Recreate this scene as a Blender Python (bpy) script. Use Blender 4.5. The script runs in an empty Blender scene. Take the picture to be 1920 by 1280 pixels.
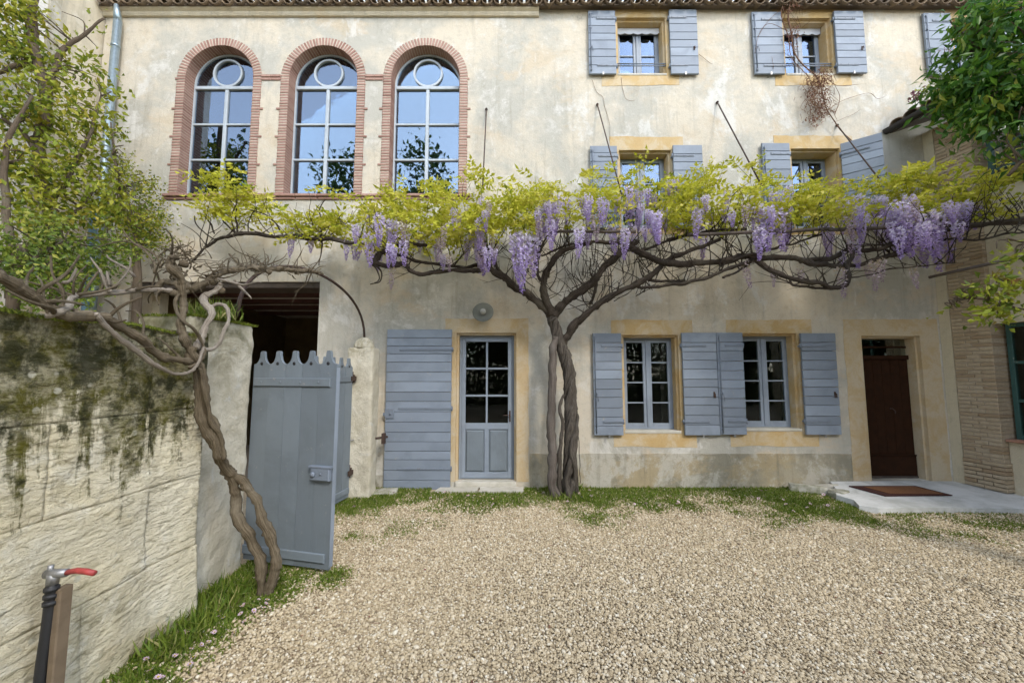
import bpy, math, random
import numpy as np
from mathutils import Vector, Matrix, noise as mnoise

random.seed(7)
rng = np.random.default_rng(7)
SC = bpy.context.scene
COL = SC.collection
R = math.radians

# ------------------------------------------------------------------ camera, sky, sun, exposure
CAM_D, CAM_H, PITCH, FPX = 5.58, 1.62, R(4.72), 720.0      # metres from the facade, eye height, tilt up, focal length in px of 1920
cam_data = bpy.data.cameras.new('camera')
cam_data.sensor_width = 36.0
cam_data.lens = 36.0 * FPX / 1920.0
cam_data.clip_start = 0.05
cam_data.clip_end = 600.0
cam = bpy.data.objects.new('camera', cam_data)
COL.objects.link(cam)
cam.location = (0, -CAM_D, CAM_H)
cam.rotation_euler = (math.pi / 2 + PITCH, 0, 0)
SC.camera = cam

SUN_EL, SUN_AZ = R(41), R(150)       # azimuth clockwise from +Y: behind the camera, to the right
world = bpy.data.worlds.new('World')
SC.world = world
world.use_nodes = True
wn = world.node_tree
wn.nodes.clear()
w_out = wn.nodes.new('ShaderNodeOutputWorld')
w_bg = wn.nodes.new('ShaderNodeBackground')
w_sky = wn.nodes.new('ShaderNodeTexSky')
w_sky.sky_type = 'NISHITA'
w_sky.sun_disc = False
w_sky.sun_elevation = SUN_EL
w_sky.sun_rotation = SUN_AZ
w_sky.air_density = 1.0
w_sky.dust_density = 0.3
w_sky.ozone_density = 1.0
w_hs = wn.nodes.new('ShaderNodeHueSaturation')
w_hs.inputs['Saturation'].default_value = 0.48
w_bg.inputs['Strength'].default_value = 0.15
wn.links.new(w_sky.outputs[0], w_hs.inputs['Color'])
wn.links.new(w_hs.outputs[0], w_bg.inputs['Color'])
wn.links.new(w_bg.outputs[0], w_out.inputs['Surface'])

sun_data = bpy.data.lights.new('sun', 'SUN')
sun_data.energy = 0.5
sun_data.angle = R(10.5)
sun_data.color = (1.0, 0.92, 0.80)
sun = bpy.data.objects.new('sun', sun_data)
COL.objects.link(sun)
sd = Vector((math.sin(SUN_AZ) * math.cos(SUN_EL), math.cos(SUN_AZ) * math.cos(SUN_EL), math.sin(SUN_EL)))
sun.rotation_euler = sd.to_track_quat('Z', 'Y').to_euler()
sun.location = sd * 30

SC.view_settings.view_transform = 'Standard'
SC.view_settings.look = 'None'
SC.view_settings.gamma = 1.0
SC.view_settings.exposure = 2.05
SC.view_settings.use_curve_mapping = False
SC.cycles.max_bounces = 6
SC.cycles.diffuse_bounces = 3
SC.cycles.glossy_bounces = 3
SC.cycles.transmission_bounces = 3
SC.cycles.adaptive_threshold = 0.02
SC.cycles.transparent_max_bounces = 8
SC.cycles.caustics_reflective = False
SC.cycles.caustics_refractive = False
SC.cycles.use_denoising = True

# ------------------------------------------------------------------ measuring helpers
SP, CP = math.sin(PITCH), math.cos(PITCH)
def P(u, v, d=0.0):
    """A point of the place that stands d metres in front of the facade plane (y = -d), read off the survey photo."""
    xc, yc = (u - 960.0) / FPX, (640.0 - v) / FPX
    ry, rz = CP - yc * SP, SP + yc * CP
    t = (CAM_D - d) / ry
    return Vector((xc * t, -d, CAM_H + rz * t))
def FX(u, v=640): return P(u, v).x
def FZ(v): return P(960, v).z
def rect(u0, u1, v0, v1):
    vm = (v0 + v1) / 2
    return FX(u0, vm), FX(u1, vm), FZ(v1), FZ(v0)
def G(u, v):
    """ground point"""
    xc, yc = (u - 960.0) / FPX, (640.0 - v) / FPX
    ry, rz = CP - yc * SP, SP + yc * CP
    t = -CAM_H / rz
    return Vector((xc * t, ry * t - CAM_D, 0))

# ------------------------------------------------------------------ node helpers
def new_mat(name):
    m = bpy.data.materials.new(name)
    m.use_nodes = True
    nt = m.node_tree
    b = nt.nodes['Principled BSDF']
    return m, nt, b
def node(nt, typ, **kw):
    n = nt.nodes.new(typ)
    for k, v in kw.items():
        if k in n.inputs.keys(): n.inputs[k].default_value = v
        else: setattr(n, k, v)
    return n
def tex_noise(nt, vec, scale, detail=4, rough=0.55, dist=0.0):
    n = nt.nodes.new('ShaderNodeTexNoise')
    n.inputs['Scale'].default_value = scale
    n.inputs['Detail'].default_value = detail
    n.inputs['Roughness'].default_value = rough
    n.inputs['Distortion'].default_value = dist
    if vec is not None: nt.links.new(vec, n.inputs['Vector'])
    return n.outputs['Fac']
def ramp(nt, fac, lo, hi):
    n = nt.nodes.new('ShaderNodeMapRange')
    n.interpolation_type = 'SMOOTHSTEP'
    n.inputs['From Min'].default_value = lo
    n.inputs['From Max'].default_value = hi
    nt.links.new(fac, n.inputs['Value'])
    return n.outputs['Result']
def mixc(nt, fac, a, b, mode='MIX'):
    n = nt.nodes.new('ShaderNodeMix')
    n.data_type = 'RGBA'
    n.blend_type = mode
    if isinstance(fac, (int, float)): n.inputs[0].default_value = fac
    else: nt.links.new(fac, n.inputs[0])
    for i, c in ((6, a), (7, b)):
        if isinstance(c, tuple): n.inputs[i].default_value = (*c, 1) if len(c) == 3 else c
        else: nt.links.new(c, n.inputs[i])
    return n.outputs[2]
def math_n(nt, op, a, b=None):
    n = nt.nodes.new('ShaderNodeMath')
    n.operation = op
    for i, x in enumerate((a, b)):
        if x is None: continue
        if isinstance(x, (int, float)): n.inputs[i].default_value = x
        else: nt.links.new(x, n.inputs[i])
    return n.outputs[0]
def objco(nt, scale=(1, 1, 1), rnd_shift=False, which='Object'):
    tc = nt.nodes.new('ShaderNodeTexCoord')
    mp = nt.nodes.new('ShaderNodeMapping')
    mp.inputs['Scale'].default_value = scale
    src = tc.outputs[which]
    if rnd_shift:
        oi = nt.nodes.new('ShaderNodeObjectInfo')
        va = nt.nodes.new('ShaderNodeVectorMath'); va.operation = 'MULTIPLY_ADD'
        cb = nt.nodes.new('ShaderNodeCombineXYZ')
        for i in range(3): nt.links.new(oi.outputs['Random'], cb.inputs[i])
        nt.links.new(cb.outputs[0], va.inputs[0]); va.inputs[1].default_value = (37, 53, 71)
        nt.links.new(src, va.inputs[2]); src = va.outputs[0]
    nt.links.new(src, mp.inputs['Vector'])
    return mp.outputs[0]
def bump(nt, bsdf, height, strength, dist, prev=None):
    b = nt.nodes.new('ShaderNodeBump')
    b.inputs['Strength'].default_value = strength
    b.inputs['Distance'].default_value = dist
    nt.links.new(height, b.inputs['Height'])
    if prev is not None: nt.links.new(prev, b.inputs['Normal'])
    nt.links.new(b.outputs[0], bsdf.inputs['Normal'])
    return b.outputs[0]
def setc(nt, b, c):
    if isinstance(c, tuple): b.inputs['Base Color'].default_value = (*c, 1)
    else: nt.links.new(c, b.inputs['Base Color'])

# ------------------------------------------------------------------ materials
M = {}
def m_plaster(name, cream, grey, warm, white, warm_amt=(0.56, 0.7), white_amt=(0.58, 0.7), grime=(0.3, 0.27, 0.2)):
    m, nt, b = new_mat(name)
    co = objco(nt)
    n1 = tex_noise(nt, co, 0.6, 8, 0.66, 0.25)
    c = mixc(nt, ramp(nt, n1, 0.43, 0.57), cream, grey)
    n2 = tex_noise(nt, objco(nt, (1.0, 1, 1.5)), 0.9, 8, 0.68, 0.3)
    c = mixc(nt, math_n(nt, 'MULTIPLY', ramp(nt, n2, *warm_amt), 0.75), c, warm)
    n3 = tex_noise(nt, objco(nt, (1.2, 1, 0.9)), 1.1, 9, 0.72, 0.35)
    c = mixc(nt, math_n(nt, 'MULTIPLY', ramp(nt, n3, *white_amt), 0.8), c, white)
    n4 = tex_noise(nt, objco(nt, (5, 5, 0.45)), 1.4, 5, 0.65, 0.3)       # rain streaks
    c = mixc(nt, math_n(nt, 'MULTIPLY', ramp(nt, n4, 0.50, 0.72), 0.42), c, grime)
    n5 = tex_noise(nt, co, 9, 8, 0.75)
    c = mixc(nt, math_n(nt, 'MULTIPLY', ramp(nt, n5, 0.48, 0.72), 0.42), c, grime)
    n5b = tex_noise(nt, co, 4, 8, 0.75, 0.5)
    c = mixc(nt, math_n(nt, 'MULTIPLY', ramp(nt, n5b, 0.52, 0.66), 0.5), c, white)
    n6 = tex_noise(nt, co, 70, 3, 0.6)
    c = mixc(nt, math_n(nt, 'MULTIPLY', ramp(nt, n6, 0.35, 0.75), 0.16), c, grime)
    # hairline cracks
    vo = nt.nodes.new('ShaderNodeTexVoronoi'); vo.feature = 'DISTANCE_TO_EDGE'; vo.inputs['Scale'].default_value = 0.55
    wc = nt.nodes.new('ShaderNodeVectorMath'); wc.operation = 'ADD'
    nn = nt.nodes.new('ShaderNodeTexNoise'); nn.inputs['Scale'].default_value = 2.2; nn.inputs['Detail'].default_value = 6
    nt.links.new(co, nn.inputs['Vector']); nt.links.new(co, wc.inputs[0]); nt.links.new(nn.outputs['Color'], wc.inputs[1])
    nt.links.new(wc.outputs[0], vo.inputs['Vector'])
    ck = math_n(nt, 'SUBTRACT', 1.0, ramp(nt, vo.outputs['Distance'], 0.0, 0.006))
    gate = ramp(nt, tex_noise(nt, co, 0.8, 2), 0.5, 0.62)
    ckm = math_n(nt, 'MULTIPLY', math_n(nt, 'MULTIPLY', ck, gate), 0.28)
    c = mixc(nt, ckm, c, (0.16, 0.13, 0.09))
    setc(nt, b, c)
    b.inputs['Roughness'].default_value = 0.92
    b.inputs['Specular IOR Level'].default_value = 0.2
    h = math_n(nt, 'ADD', math_n(nt, 'MULTIPLY', n6, 0.25), math_n(nt, 'ADD', n5, math_n(nt, 'MULTIPLY', n3, 1.6)))
    h = math_n(nt, 'SUBTRACT', h, math_n(nt, 'MULTIPLY', ckm, 0.5))
    bump(nt, b, h, 0.5, 0.02)
    return m
M['plaster'] = m_plaster('lime_plaster', (0.60, 0.535, 0.425), (0.455, 0.435, 0.375), (0.56, 0.465, 0.335), (0.645, 0.625, 0.575), (0.53, 0.64), (0.545, 0.61), (0.30, 0.275, 0.22))
M['plaster_pale'] = m_plaster('pale_plaster', (0.60, 0.52, 0.38), (0.60, 0.53, 0.40), (0.58, 0.47, 0.31), (0.68, 0.63, 0.53))
M['plaster_grey'] = m_plaster('grey_plinth_plaster', (0.40, 0.355, 0.26), (0.27, 0.25, 0.19), (0.42, 0.335, 0.2), (0.52, 0.49, 0.42), (0.5, 0.6), (0.5, 0.58), (0.15, 0.14, 0.10))
M['cream_strip'] = m_plaster('cream_strip_plaster', (0.58, 0.51, 0.37), (0.54, 0.48, 0.35), (0.55, 0.46, 0.3), (0.62, 0.56, 0.43), warm_amt=(.65, .8))
M['white_wall'] = m_plaster('white_wall_plaster', (0.68, 0.65, 0.6), (0.6, 0.57, 0.52), (0.58, 0.48, 0.36), (0.74, 0.73, 0.7))

def m_ochre(name, a, bcol, fade, fl=0.5, fh=0.68):
    m, nt, b = new_mat(name)
    co = objco(nt)
    c = mixc(nt, ramp(nt, tex_noise(nt, co, 1.7, 6, 0.65, 0.8), 0.35, 0.68), a, bcol)
    c = mixc(nt, math_n(nt, 'MULTIPLY', ramp(nt, tex_noise(nt, co, 3.1, 8, 0.7, 0.6), fl, fh), 0.62), c, fade)
    n2 = tex_noise(nt, co, 40, 5, 0.7)
    c = mixc(nt, math_n(nt, 'MULTIPLY', ramp(nt, n2, 0.45, 0.8), 0.3), c, (0.3, 0.22, 0.12))
    setc(nt, b, c)
    b.inputs['Roughness'].default_value = 0.9
    b.inputs['Specular IOR Level'].default_value = 0.2
    bump(nt, b, n2, 0.35, 0.008)
    return m
M['ochre'] = m_ochre('ochre_limewash', (0.54, 0.40, 0.215), (0.51, 0.35, 0.155), (0.575, 0.50, 0.37), 0.43, 0.6)
M['ochre_pale'] = m_ochre('pale_ochre_limewash', (0.53, 0.415, 0.26), (0.50, 0.36, 0.19), (0.565, 0.495, 0.37), 0.41, 0.58)

def m_paint(name, col, var=0.16, rough=0.55, chip=(0.36, 0.33, 0.29), grain=(60, 60, 6)):
    m, nt, b = new_mat(name)
    oi = node(nt, 'ShaderNodeObjectInfo')
    hs = node(nt, 'ShaderNodeHueSaturation')
    hs.inputs['Color'].default_value = (*col, 1)
    mr = node(nt, 'ShaderNodeMapRange'); mr.inputs['To Min'].default_value = 1 - var; mr.inputs['To Max'].default_value = 1 + var
    nt.links.new(oi.outputs['Random'], mr.inputs['Value']); nt.links.new(mr.outputs[0], hs.inputs['Value'])
    co = objco(nt, (1, 1, 1), True)
    n1 = tex_noise(nt, co, 2.2, 6, 0.65, 0.5)
    c = mixc(nt, math_n(nt, 'MULTIPLY', ramp(nt, n1, 0.42, 0.68), 0.6), hs.outputs[0], tuple(x * 0.72 for x in col))
    cg = objco(nt, grain, True)
    n2 = tex_noise(nt, cg, 1.0, 5, 0.7)
    c = mixc(nt, math_n(nt, 'MULTIPLY', ramp(nt, n2, 0.55, 0.8), 0.3), c, tuple(min(1, x * 1.35) for x in col))
    n3 = tex_noise(nt, co, 14, 8, 0.75)
    c = mixc(nt, math_n(nt, 'MULTIPLY', ramp(nt, n3, 0.62, 0.68), 0.55), c, chip)
    setc(nt, b, c)
    b.inputs['Roughness'].default_value = rough
    bump(nt, b, math_n(nt, 'ADD', n2, math_n(nt, 'MULTIPLY', n3, 0.4)), 0.4, 0.004)
    return m
BLUE = (0.215, 0.252, 0.305)
M['blue_board'] = m_paint('blue_grey_board_paint', BLUE, 0.15, 0.6, grain=(5, 60, 60))
M['blue_gate'] = m_paint('blue_grey_gate_paint', (0.18, 0.212, 0.24), 0.10, 0.55, grain=(60, 60, 4))
M['blue_trim'] = m_paint('blue_grey_trim_paint', (0.25, 0.29, 0.345), 0.05, 0.5)
M['blue_iron'] = m_paint('blue_grey_iron_paint', (0.175, 0.205, 0.25), 0.08, 0.5, chip=(0.14, 0.08, 0.05))
M['frame_white'] = m_paint('pale_window_paint', (0.44, 0.485, 0.52), 0.04, 0.45)
M['green_frame'] = m_paint('dark_green_paint', (0.03, 0.085, 0.075), 0.08, 0.45)
M['white_cloth'] = m_paint('white_pelmet', (0.6, 0.62, 0.66), 0.05, 0.8)

def m_simple(name, col, rough=0.7, metal=0.0, n_scale=20, n_amt=0.4, dark=None, bumpd=0.004, spec=0.5):
    m, nt, b = new_mat(name)
    co = objco(nt, (1, 1, 1), True)
    n = tex_noise(nt, co, n_scale, 6, 0.65, 0.3)
    c = mixc(nt, math_n(nt, 'MULTIPLY', ramp(nt, n, 0.35, 0.7), n_amt), col, dark if dark else tuple(x * 0.45 for x in col))
    setc(nt, b, c)
    b.inputs['Roughness'].default_value = rough
    b.inputs['Metallic'].default_value = metal
    b.inputs['Specular IOR Level'].default_value = spec
    bump(nt, b, n, 0.5, bumpd)
    return m
M['mortar'] = m_simple('lime_mortar', (0.56, 0.48, 0.39), 0.95, spec=.2)
M['zinc'] = m_simple('zinc_sheet', (0.36, 0.44, 0.48), 0.42, 0.75, 18, 0.5, (0.2, 0.25, 0.28))
M['blue_pipe'] = m_simple('blue_painted_pipe', (0.10, 0.19, 0.24), 0.5, 0, 12, 0.4)
M['iron'] = m_simple('dark_rusty_iron', (0.055, 0.038, 0.032), 0.75, 0.2, 30, 0.6, (0.10, 0.05, 0.03))
M['gutter'] = m_simple('dark_gutter_metal', (0.035, 0.032, 0.032), 0.6, 0.2, 20, 0.5)
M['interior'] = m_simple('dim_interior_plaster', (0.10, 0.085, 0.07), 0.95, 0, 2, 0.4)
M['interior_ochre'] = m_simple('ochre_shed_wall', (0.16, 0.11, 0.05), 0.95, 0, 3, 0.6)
M['ceiling_white'] = m_simple('shed_ceiling', (0.75, 0.72, 0.65), 0.95, 0, 3, 0.4)
M['beam'] = m_simple('red_brown_beam', (0.085, 0.03, 0.022), 0.7, 0, 8, 0.5)
M['brown_door'] = m_simple('dark_brown_door_wood', (0.034, 0.013, 0.005), 0.85, 0, 10, 0.6, (0.018, 0.008, 0.004), .004, .15)
M['dark_wood'] = m_simple('weathered_dark_wood', (0.09, 0.07, 0.055), 0.85, 0, 14, 0.6)
M['stake'] = m_simple('tan_wood_stake', (0.17, 0.125, 0.08), 0.85, 0, 14, 0.7, (0.11, 0.08, 0.05))
M['black_rubber'] = m_simple('black_rubber', (0.018, 0.018, 0.02), 0.55, 0, 30, 0.4)
M['tap_metal'] = m_simple('dull_tap_metal', (0.35, 0.35, 0.35), 0.45, 0.7, 30, 0.6)
M['red_lever'] = m_simple('faded_red_lever', (0.40, 0.055, 0.05), 0.5, 0, 30, 0.5)
M['enamel'] = m_simple('grey_enamel', (0.15, 0.155, 0.13), 0.5, 0, 9, 0.4)
M['bulb'] = m_simple('milk_glass_bulb', (0.42, 0.42, 0.4), 0.2, 0, 9, 0.1)
M['mat_coir'] = m_simple('rust_brown_coir', (0.20, 0.085, 0.03), 0.95, 0, 60, 0.6, (0.09, 0.03, 0.015), 0.006)
M['mat_border'] = m_simple('dark_red_mat_border', (0.055, 0.014, 0.010), 0.95, 0, 60, 0.5, None, 0.006)
M['terracotta'] = m_simple('terracotta_sill', (0.40, 0.21, 0.14), 0.85, 0, 16, 0.4)

def m_brick(name, a, bcol, ccol):
    m, nt, b = new_mat(name)
    oi = node(nt, 'ShaderNodeObjectInfo')
    co = objco(nt, (1, 1, 1), True)
    n = tex_noise(nt, co, 22, 6, 0.7)
    c = mixc(nt, ramp(nt, oi.outputs['Random'], 0.0, 0.6), a, bcol)
    c = mixc(nt, ramp(nt, oi.outputs['Random'], 0.6, 1.0), c, ccol)
    c = mixc(nt, math_n(nt, 'MULTIPLY', ramp(nt, n, 0.4, 0.75), 0.45), c, tuple(x * 0.55 for x in a))
    setc(nt, b, c)
    b.inputs['Roughness'].default_value = 0.9
    b.inputs['Specular IOR Level'].default_value = 0.2
    bump(nt, b, n, 0.6, 0.006)
    return m
M['brick_red'] = m_brick('rosy_brick', (0.34, 0.20, 0.16), (0.40, 0.255, 0.205), (0.29, 0.165, 0.13))
M['brick_tan'] = m_brick('tan_brick', (0.40, 0.31, 0.205), (0.46, 0.375, 0.265), (0.33, 0.24, 0.15))
M['roof_tile'] = m_brick('weathered_canal_tile', (0.17, 0.125, 0.085), (0.22, 0.16, 0.105), (0.14, 0.11, 0.085))

def m_glass(name, refl, tint, gcol=(0.95, 0.97, 1.0), fk=0.8):
    m, nt, b = new_mat(name)
    nt.nodes.remove(b)
    out = nt.nodes['Material Output']
    fr = node(nt, 'ShaderNodeFresnel'); fr.inputs['IOR'].default_value = 1.5
    f = math_n(nt, 'MINIMUM', math_n(nt, 'ADD', math_n(nt, 'MULTIPLY', fr.outputs[0], fk), refl), 1.0)
    tr = node(nt, 'ShaderNodeBsdfTransparent'); tr.inputs['Color'].default_value = (*tint, 1)
    gl = node(nt, 'ShaderNodeBsdfGlossy'); gl.inputs['Roughness'].default_value = 0.012
    gl.inputs['Color'].default_value = (*gcol, 1)
    # slight waviness of old panes
    bp = node(nt, 'ShaderNodeBump'); bp.inputs['Strength'].default_value = 0.06; bp.inputs['Distance'].default_value = 0.01
    nt.links.new(tex_noise(nt, objco(nt, (1, 1, 1), True), 3.0, 2), bp.inputs['Height'])
    nt.links.new(bp.outputs[0], gl.inputs['Normal'])
    mx = node(nt, 'ShaderNodeMixShader')
    nt.links.new(f, mx.inputs[0]); nt.links.new(tr.outputs[0], mx.inputs[1]); nt.links.new(gl.outputs[0], mx.inputs[2])
    nt.links.new(mx.outputs[0], out.inputs['Surface'])
    return m
M['glass_arch'] = m_glass('sky_tinted_window_glass', 0.17, (0.72, 0.80, 0.78), (0.62, 0.75, 0.94))  # blue of the mirrored sky is put into the gloss colour
M['glass_old'] = m_glass('old_window_glass', 0.0, (0.8, 0.84, 0.82), fk=0.42)
M['glass_top'] = m_glass('upper_window_glass', 0.10, (0.75, 0.8, 0.82), (0.58, 0.74, 1.0))  # reflection tinted too, so the panes mirror a bluer sky

def m_bark(name, a, bcol, c_light, su=9.0, sv=2.0):
    m, nt, b = new_mat(name)
    uv = objco(nt, (su, sv, 1), False, 'UV')
    n1 = tex_noise(nt, uv, 2.2, 8, 0.75, 0.6)
    co = objco(nt)
    n2 = tex_noise(nt, co, 3.0, 5, 0.6)
    c = mixc(nt, ramp(nt, n1, 0.34, 0.66), a, bcol)
    c = mixc(nt, math_n(nt, 'MULTIPLY', ramp(nt, n2, 0.5, 0.72), 0.6), c, c_light)
    n3 = tex_noise(nt, co, 45, 6, 0.7)
    c = mixc(nt, math_n(nt, 'MULTIPLY', ramp(nt, n3, 0.5, 0.75), 0.4), c, tuple(x * 0.6 for x in a))
    setc(nt, b, c)
    b.inputs['Roughness'].default_value = 0.95
    b.inputs['Specular IOR Level'].default_value = 0.15
    p = bump(nt, b, n1, 0.9, 0.015)
    bump(nt, b, n3, 0.5, 0.006, p)
    return m
M['bark_main'] = m_bark('wisteria_bark', (0.038, 0.031, 0.025), (0.145, 0.125, 0.102), (0.19, 0.17, 0.145), 14, 3)
M['bark_limb'] = m_bark('wisteria_limb_bark', (0.026, 0.020, 0.016), (0.088, 0.070, 0.054), (0.135, 0.118, 0.085), 12, 4)
M['bark_post'] = m_bark('grey_prop_wood', (0.085, 0.07, 0.058), (0.165, 0.14, 0.12), (0.20, 0.18, 0.16), 8, 0.9)
M['bark_old'] = m_bark('old_vine_bark', (0.085, 0.063, 0.038), (0.22, 0.178, 0.12), (0.30, 0.265, 0.2), 12, 3)
M['bark_pale'] = m_bark('pale_pruned_wood', (0.2, 0.165, 0.125), (0.38, 0.33, 0.27), (0.46, 0.42, 0.36))
M['bark_tree'] = m_bark('tree_bark', (0.10, 0.075, 0.05), (0.17, 0.13, 0.095), (0.2, 0.18, 0.13))
M['twig_dry'] = m_bark('dry_red_twig', (0.14, 0.075, 0.05), (0.24, 0.14, 0.09), (0.27, 0.17, 0.11))

def m_leaf(name, cols, transl=0.35, rough=0.5):
    m, nt, b = new_mat(name)
    at = node(nt, 'ShaderNodeAttribute'); at.attribute_name = 'rnd'
    cr = nt.nodes.new('ShaderNodeValToRGB')
    el = cr.color_ramp.elements
    while len(el) < len(cols): el.new(0.5)
    for i, c in enumerate(cols):
        el[i].position = i / (len(cols) - 1)
        el[i].color = (*c, 1)
    nt.links.new(at.outputs['Fac'], cr.inputs[0])
    setc(nt, b, cr.outputs[0])
    b.inputs['Roughness'].default_value = rough
    b.inputs['Specular IOR Level'].default_value = 0.3
    tl = node(nt, 'ShaderNodeBsdfTranslucent')
    nt.links.new(cr.outputs[0], tl.inputs['Color'])
    mx = node(nt, 'ShaderNodeMixShader'); mx.inputs[0].default_value = transl
    nt.links.new(b.outputs[0], mx.inputs[1]); nt.links.new(tl.outputs[0], mx.inputs[2])
    nt.links.new(mx.outputs[0], nt.nodes['Material Output'].inputs['Surface'])
    return m
M['leaf_wist'] = m_leaf('young_wisteria_leaf', [(0.25, 0.31, 0.02), (0.44, 0.45, 0.035), (0.54, 0.52, 0.05), (0.60, 0.54, 0.11)], 0.42)
M['leaf_olive'] = m_leaf('yellow_green_leaf', [(0.09, 0.14, 0.014), (0.21, 0.26, 0.025), (0.35, 0.35, 0.035), (0.46, 0.38, 0.06)], 0.35)
M['leaf_dark'] = m_leaf('dark_evergreen_leaf', [(0.018, 0.042, 0.012), (0.035, 0.075, 0.016), (0.07, 0.12, 0.02), (0.15, 0.17, 0.03)], 0.25)
M['leaf_right'] = m_leaf('glossy_green_leaf', [(0.025, 0.085, 0.013), (0.055, 0.15, 0.018), (0.12, 0.23, 0.025), (0.33, 0.34, 0.05)], 0.45, 0.38)
M['leaf_mid'] = m_leaf('mid_green_shrub_leaf', [(0.05, 0.09, 0.016), (0.12, 0.18, 0.022), (0.21, 0.27, 0.035), (0.33, 0.33, 0.06)], 0.3)
M['leaf_fresh'] = m_leaf('fresh_lime_leaf', [(0.10, 0.15, 0.02), (0.28, 0.33, 0.03), (0.38, 0.40, 0.05), (0.22, 0.12, 0.05)], 0.4)
M['leaf_dry'] = m_leaf('dry_brown_leaf', [(0.12, 0.05, 0.035), (0.22, 0.10, 0.06), (0.33, 0.2, 0.11), (0.2, 0.06, 0.07)], 0.25)
M['leaf_purple'] = m_leaf('purple_leaf', [(0.13, 0.04, 0.07), (0.2, 0.08, 0.10), (0.25, 0.12, 0.12)], 0.3)
M['flower'] = m_leaf('lilac_petal', [(0.24, 0.155, 0.41), (0.43, 0.325, 0.61), (0.61, 0.52, 0.75), (0.79, 0.745, 0.83)], 0.35, 0.6)
M['flower_faded'] = m_leaf('faded_lilac_petal', [(0.24, 0.17, 0.24), (0.38, 0.29, 0.37), (0.55, 0.46, 0.5), (0.45, 0.37, 0.22)], 0.3, 0.7)
M['grass'] = m_leaf('lawn_grass', [(0.075, 0.14, 0.016), (0.145, 0.22, 0.025), (0.23, 0.285, 0.045), (0.42, 0.37, 0.16)], 0.35, 0.55)
M['petal_pink'] = m_leaf('daisy_petal', [(0.62, 0.38, 0.50), (0.75, 0.6, 0.68), (0.8, 0.76, 0.78)], 0.3, 0.6)
M['moss'] = m_leaf('bright_moss', [(0.06, 0.085, 0.01), (0.13, 0.16, 0.016), (0.2, 0.22, 0.03)], 0.1, 0.9)

def m_stone():
    m, nt, b = new_mat('mossy_tooled_stone')
    co = objco(nt)
    geo = node(nt, 'ShaderNodeSeparateXYZ'); nt.links.new(co, geo.inputs[0])
    n1 = tex_noise(nt, co, 1.6, 6, 0.65, 0.5)
    c = mixc(nt, ramp(nt, n1, 0.35, 0.65), (0.74, 0.68, 0.52), (0.63, 0.56, 0.385))
    n2 = tex_noise(nt, co, 3.5, 7, 0.7, 0.8)
    c = mixc(nt, math_n(nt, 'MULTIPLY', ramp(nt, n2, 0.52, 0.7), 0.6), c, (0.80, 0.77, 0.66))
    n3 = tex_noise(nt, co, 1.2, 3)
    c = mixc(nt, math_n(nt, 'MULTIPLY', ramp(nt, n3, 0.6, 0.72), 0.5), c, (0.36, 0.25, 0.11))
    # tooling: slanting chisel furrows
    def furrow(deg, sc):
        mp = node(nt, 'ShaderNodeMapping'); mp.inputs['Rotation'].default_value = (R(deg), 0, 0); mp.inputs['Scale'].default_value = (1, 8, sc)
        nt.links.new(co, mp.inputs['Vector'])
        return tex_noise(nt, mp.outputs[0], 1.5, 3, 0.55, 0.7)
    sel = ramp(nt, tex_noise(nt, co, 1.5, 2, 0.5, 1.0), 0.44, 0.56)
    fa, fb = furrow(28, 22), furrow(-22, 26)
    ch = math_n(nt, 'ADD', math_n(nt, 'MULTIPLY', fa, sel), math_n(nt, 'MULTIPLY', fb, math_n(nt, 'SUBTRACT', 1.0, sel)))
    # algae that has crept down from the coping, in runs
    st = tex_noise(nt, objco(nt, (1, 4.0, 0.5)), 1.7, 6, 0.7, 0.5)
    zz = math_n(nt, 'ADD', geo.outputs['Z'], math_n(nt, 'MULTIPLY', math_n(nt, 'SUBTRACT', st, 0.5), 1.6))
    alg = ramp(nt, math_n(nt, 'ADD', zz, math_n(nt, 'MULTIPLY', math_n(nt, 'SUBTRACT', tex_noise(nt, co, 16, 6, 0.75), 0.5), 0.9)), 1.12, 1.36)
    n4 = tex_noise(nt, co, 9, 8, 0.75, 0.4)
    algm = math_n(nt, 'MULTIPLY', alg, math_n(nt, 'ADD', math_n(nt, 'MULTIPLY', ramp(nt, n4, 0.35, 0.62), 0.48), 0.52))
    c = mixc(nt, algm, c, (0.10, 0.092, 0.014))
    blk = ramp(nt, tex_noise(nt, co, 5, 8, 0.75), 0.45, 0.58)
    c = mixc(nt, math_n(nt, 'MULTIPLY', math_n(nt, 'MULTIPLY', alg, blk), 0.85), c, (0.028, 0.03, 0.014))
    # pale lichen spots
    vo = node(nt, 'ShaderNodeTexVoronoi'); vo.inputs['Scale'].default_value = 13; nt.links.new(co, vo.inputs['Vector'])
    sp = math_n(nt, 'MULTIPLY', math_n(nt, 'SUBTRACT', 1.0, ramp(nt, vo.outputs['Distance'], 0.16, 0.26)), ramp(nt, tex_noise(nt, co, 2.7, 3), 0.55, 0.62))
    c = mixc(nt, math_n(nt, 'MULTIPLY', sp, 0.8), c, (0.50, 0.48, 0.38))
    fur = ramp(nt, ch, 0.33, 0.43)
    c = mixc(nt, math_n(nt, 'MULTIPLY', math_n(nt, 'SUBTRACT', 1.0, fur), 0.42), c, (0.17, 0.145, 0.065))
    setc(nt, b, c)
    b.inputs['Roughness'].default_value = 0.95
    b.inputs['Specular IOR Level'].default_value = 0.15
    p = bump(nt, b, ch, 1.0, 0.035)
    p = bump(nt, b, n4, 0.9, 0.03, p)
    bump(nt, b, tex_noise(nt, co, 38, 5, 0.7), 0.7, 0.01, p)
    return m
M['stone'] = m_stone()
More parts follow.
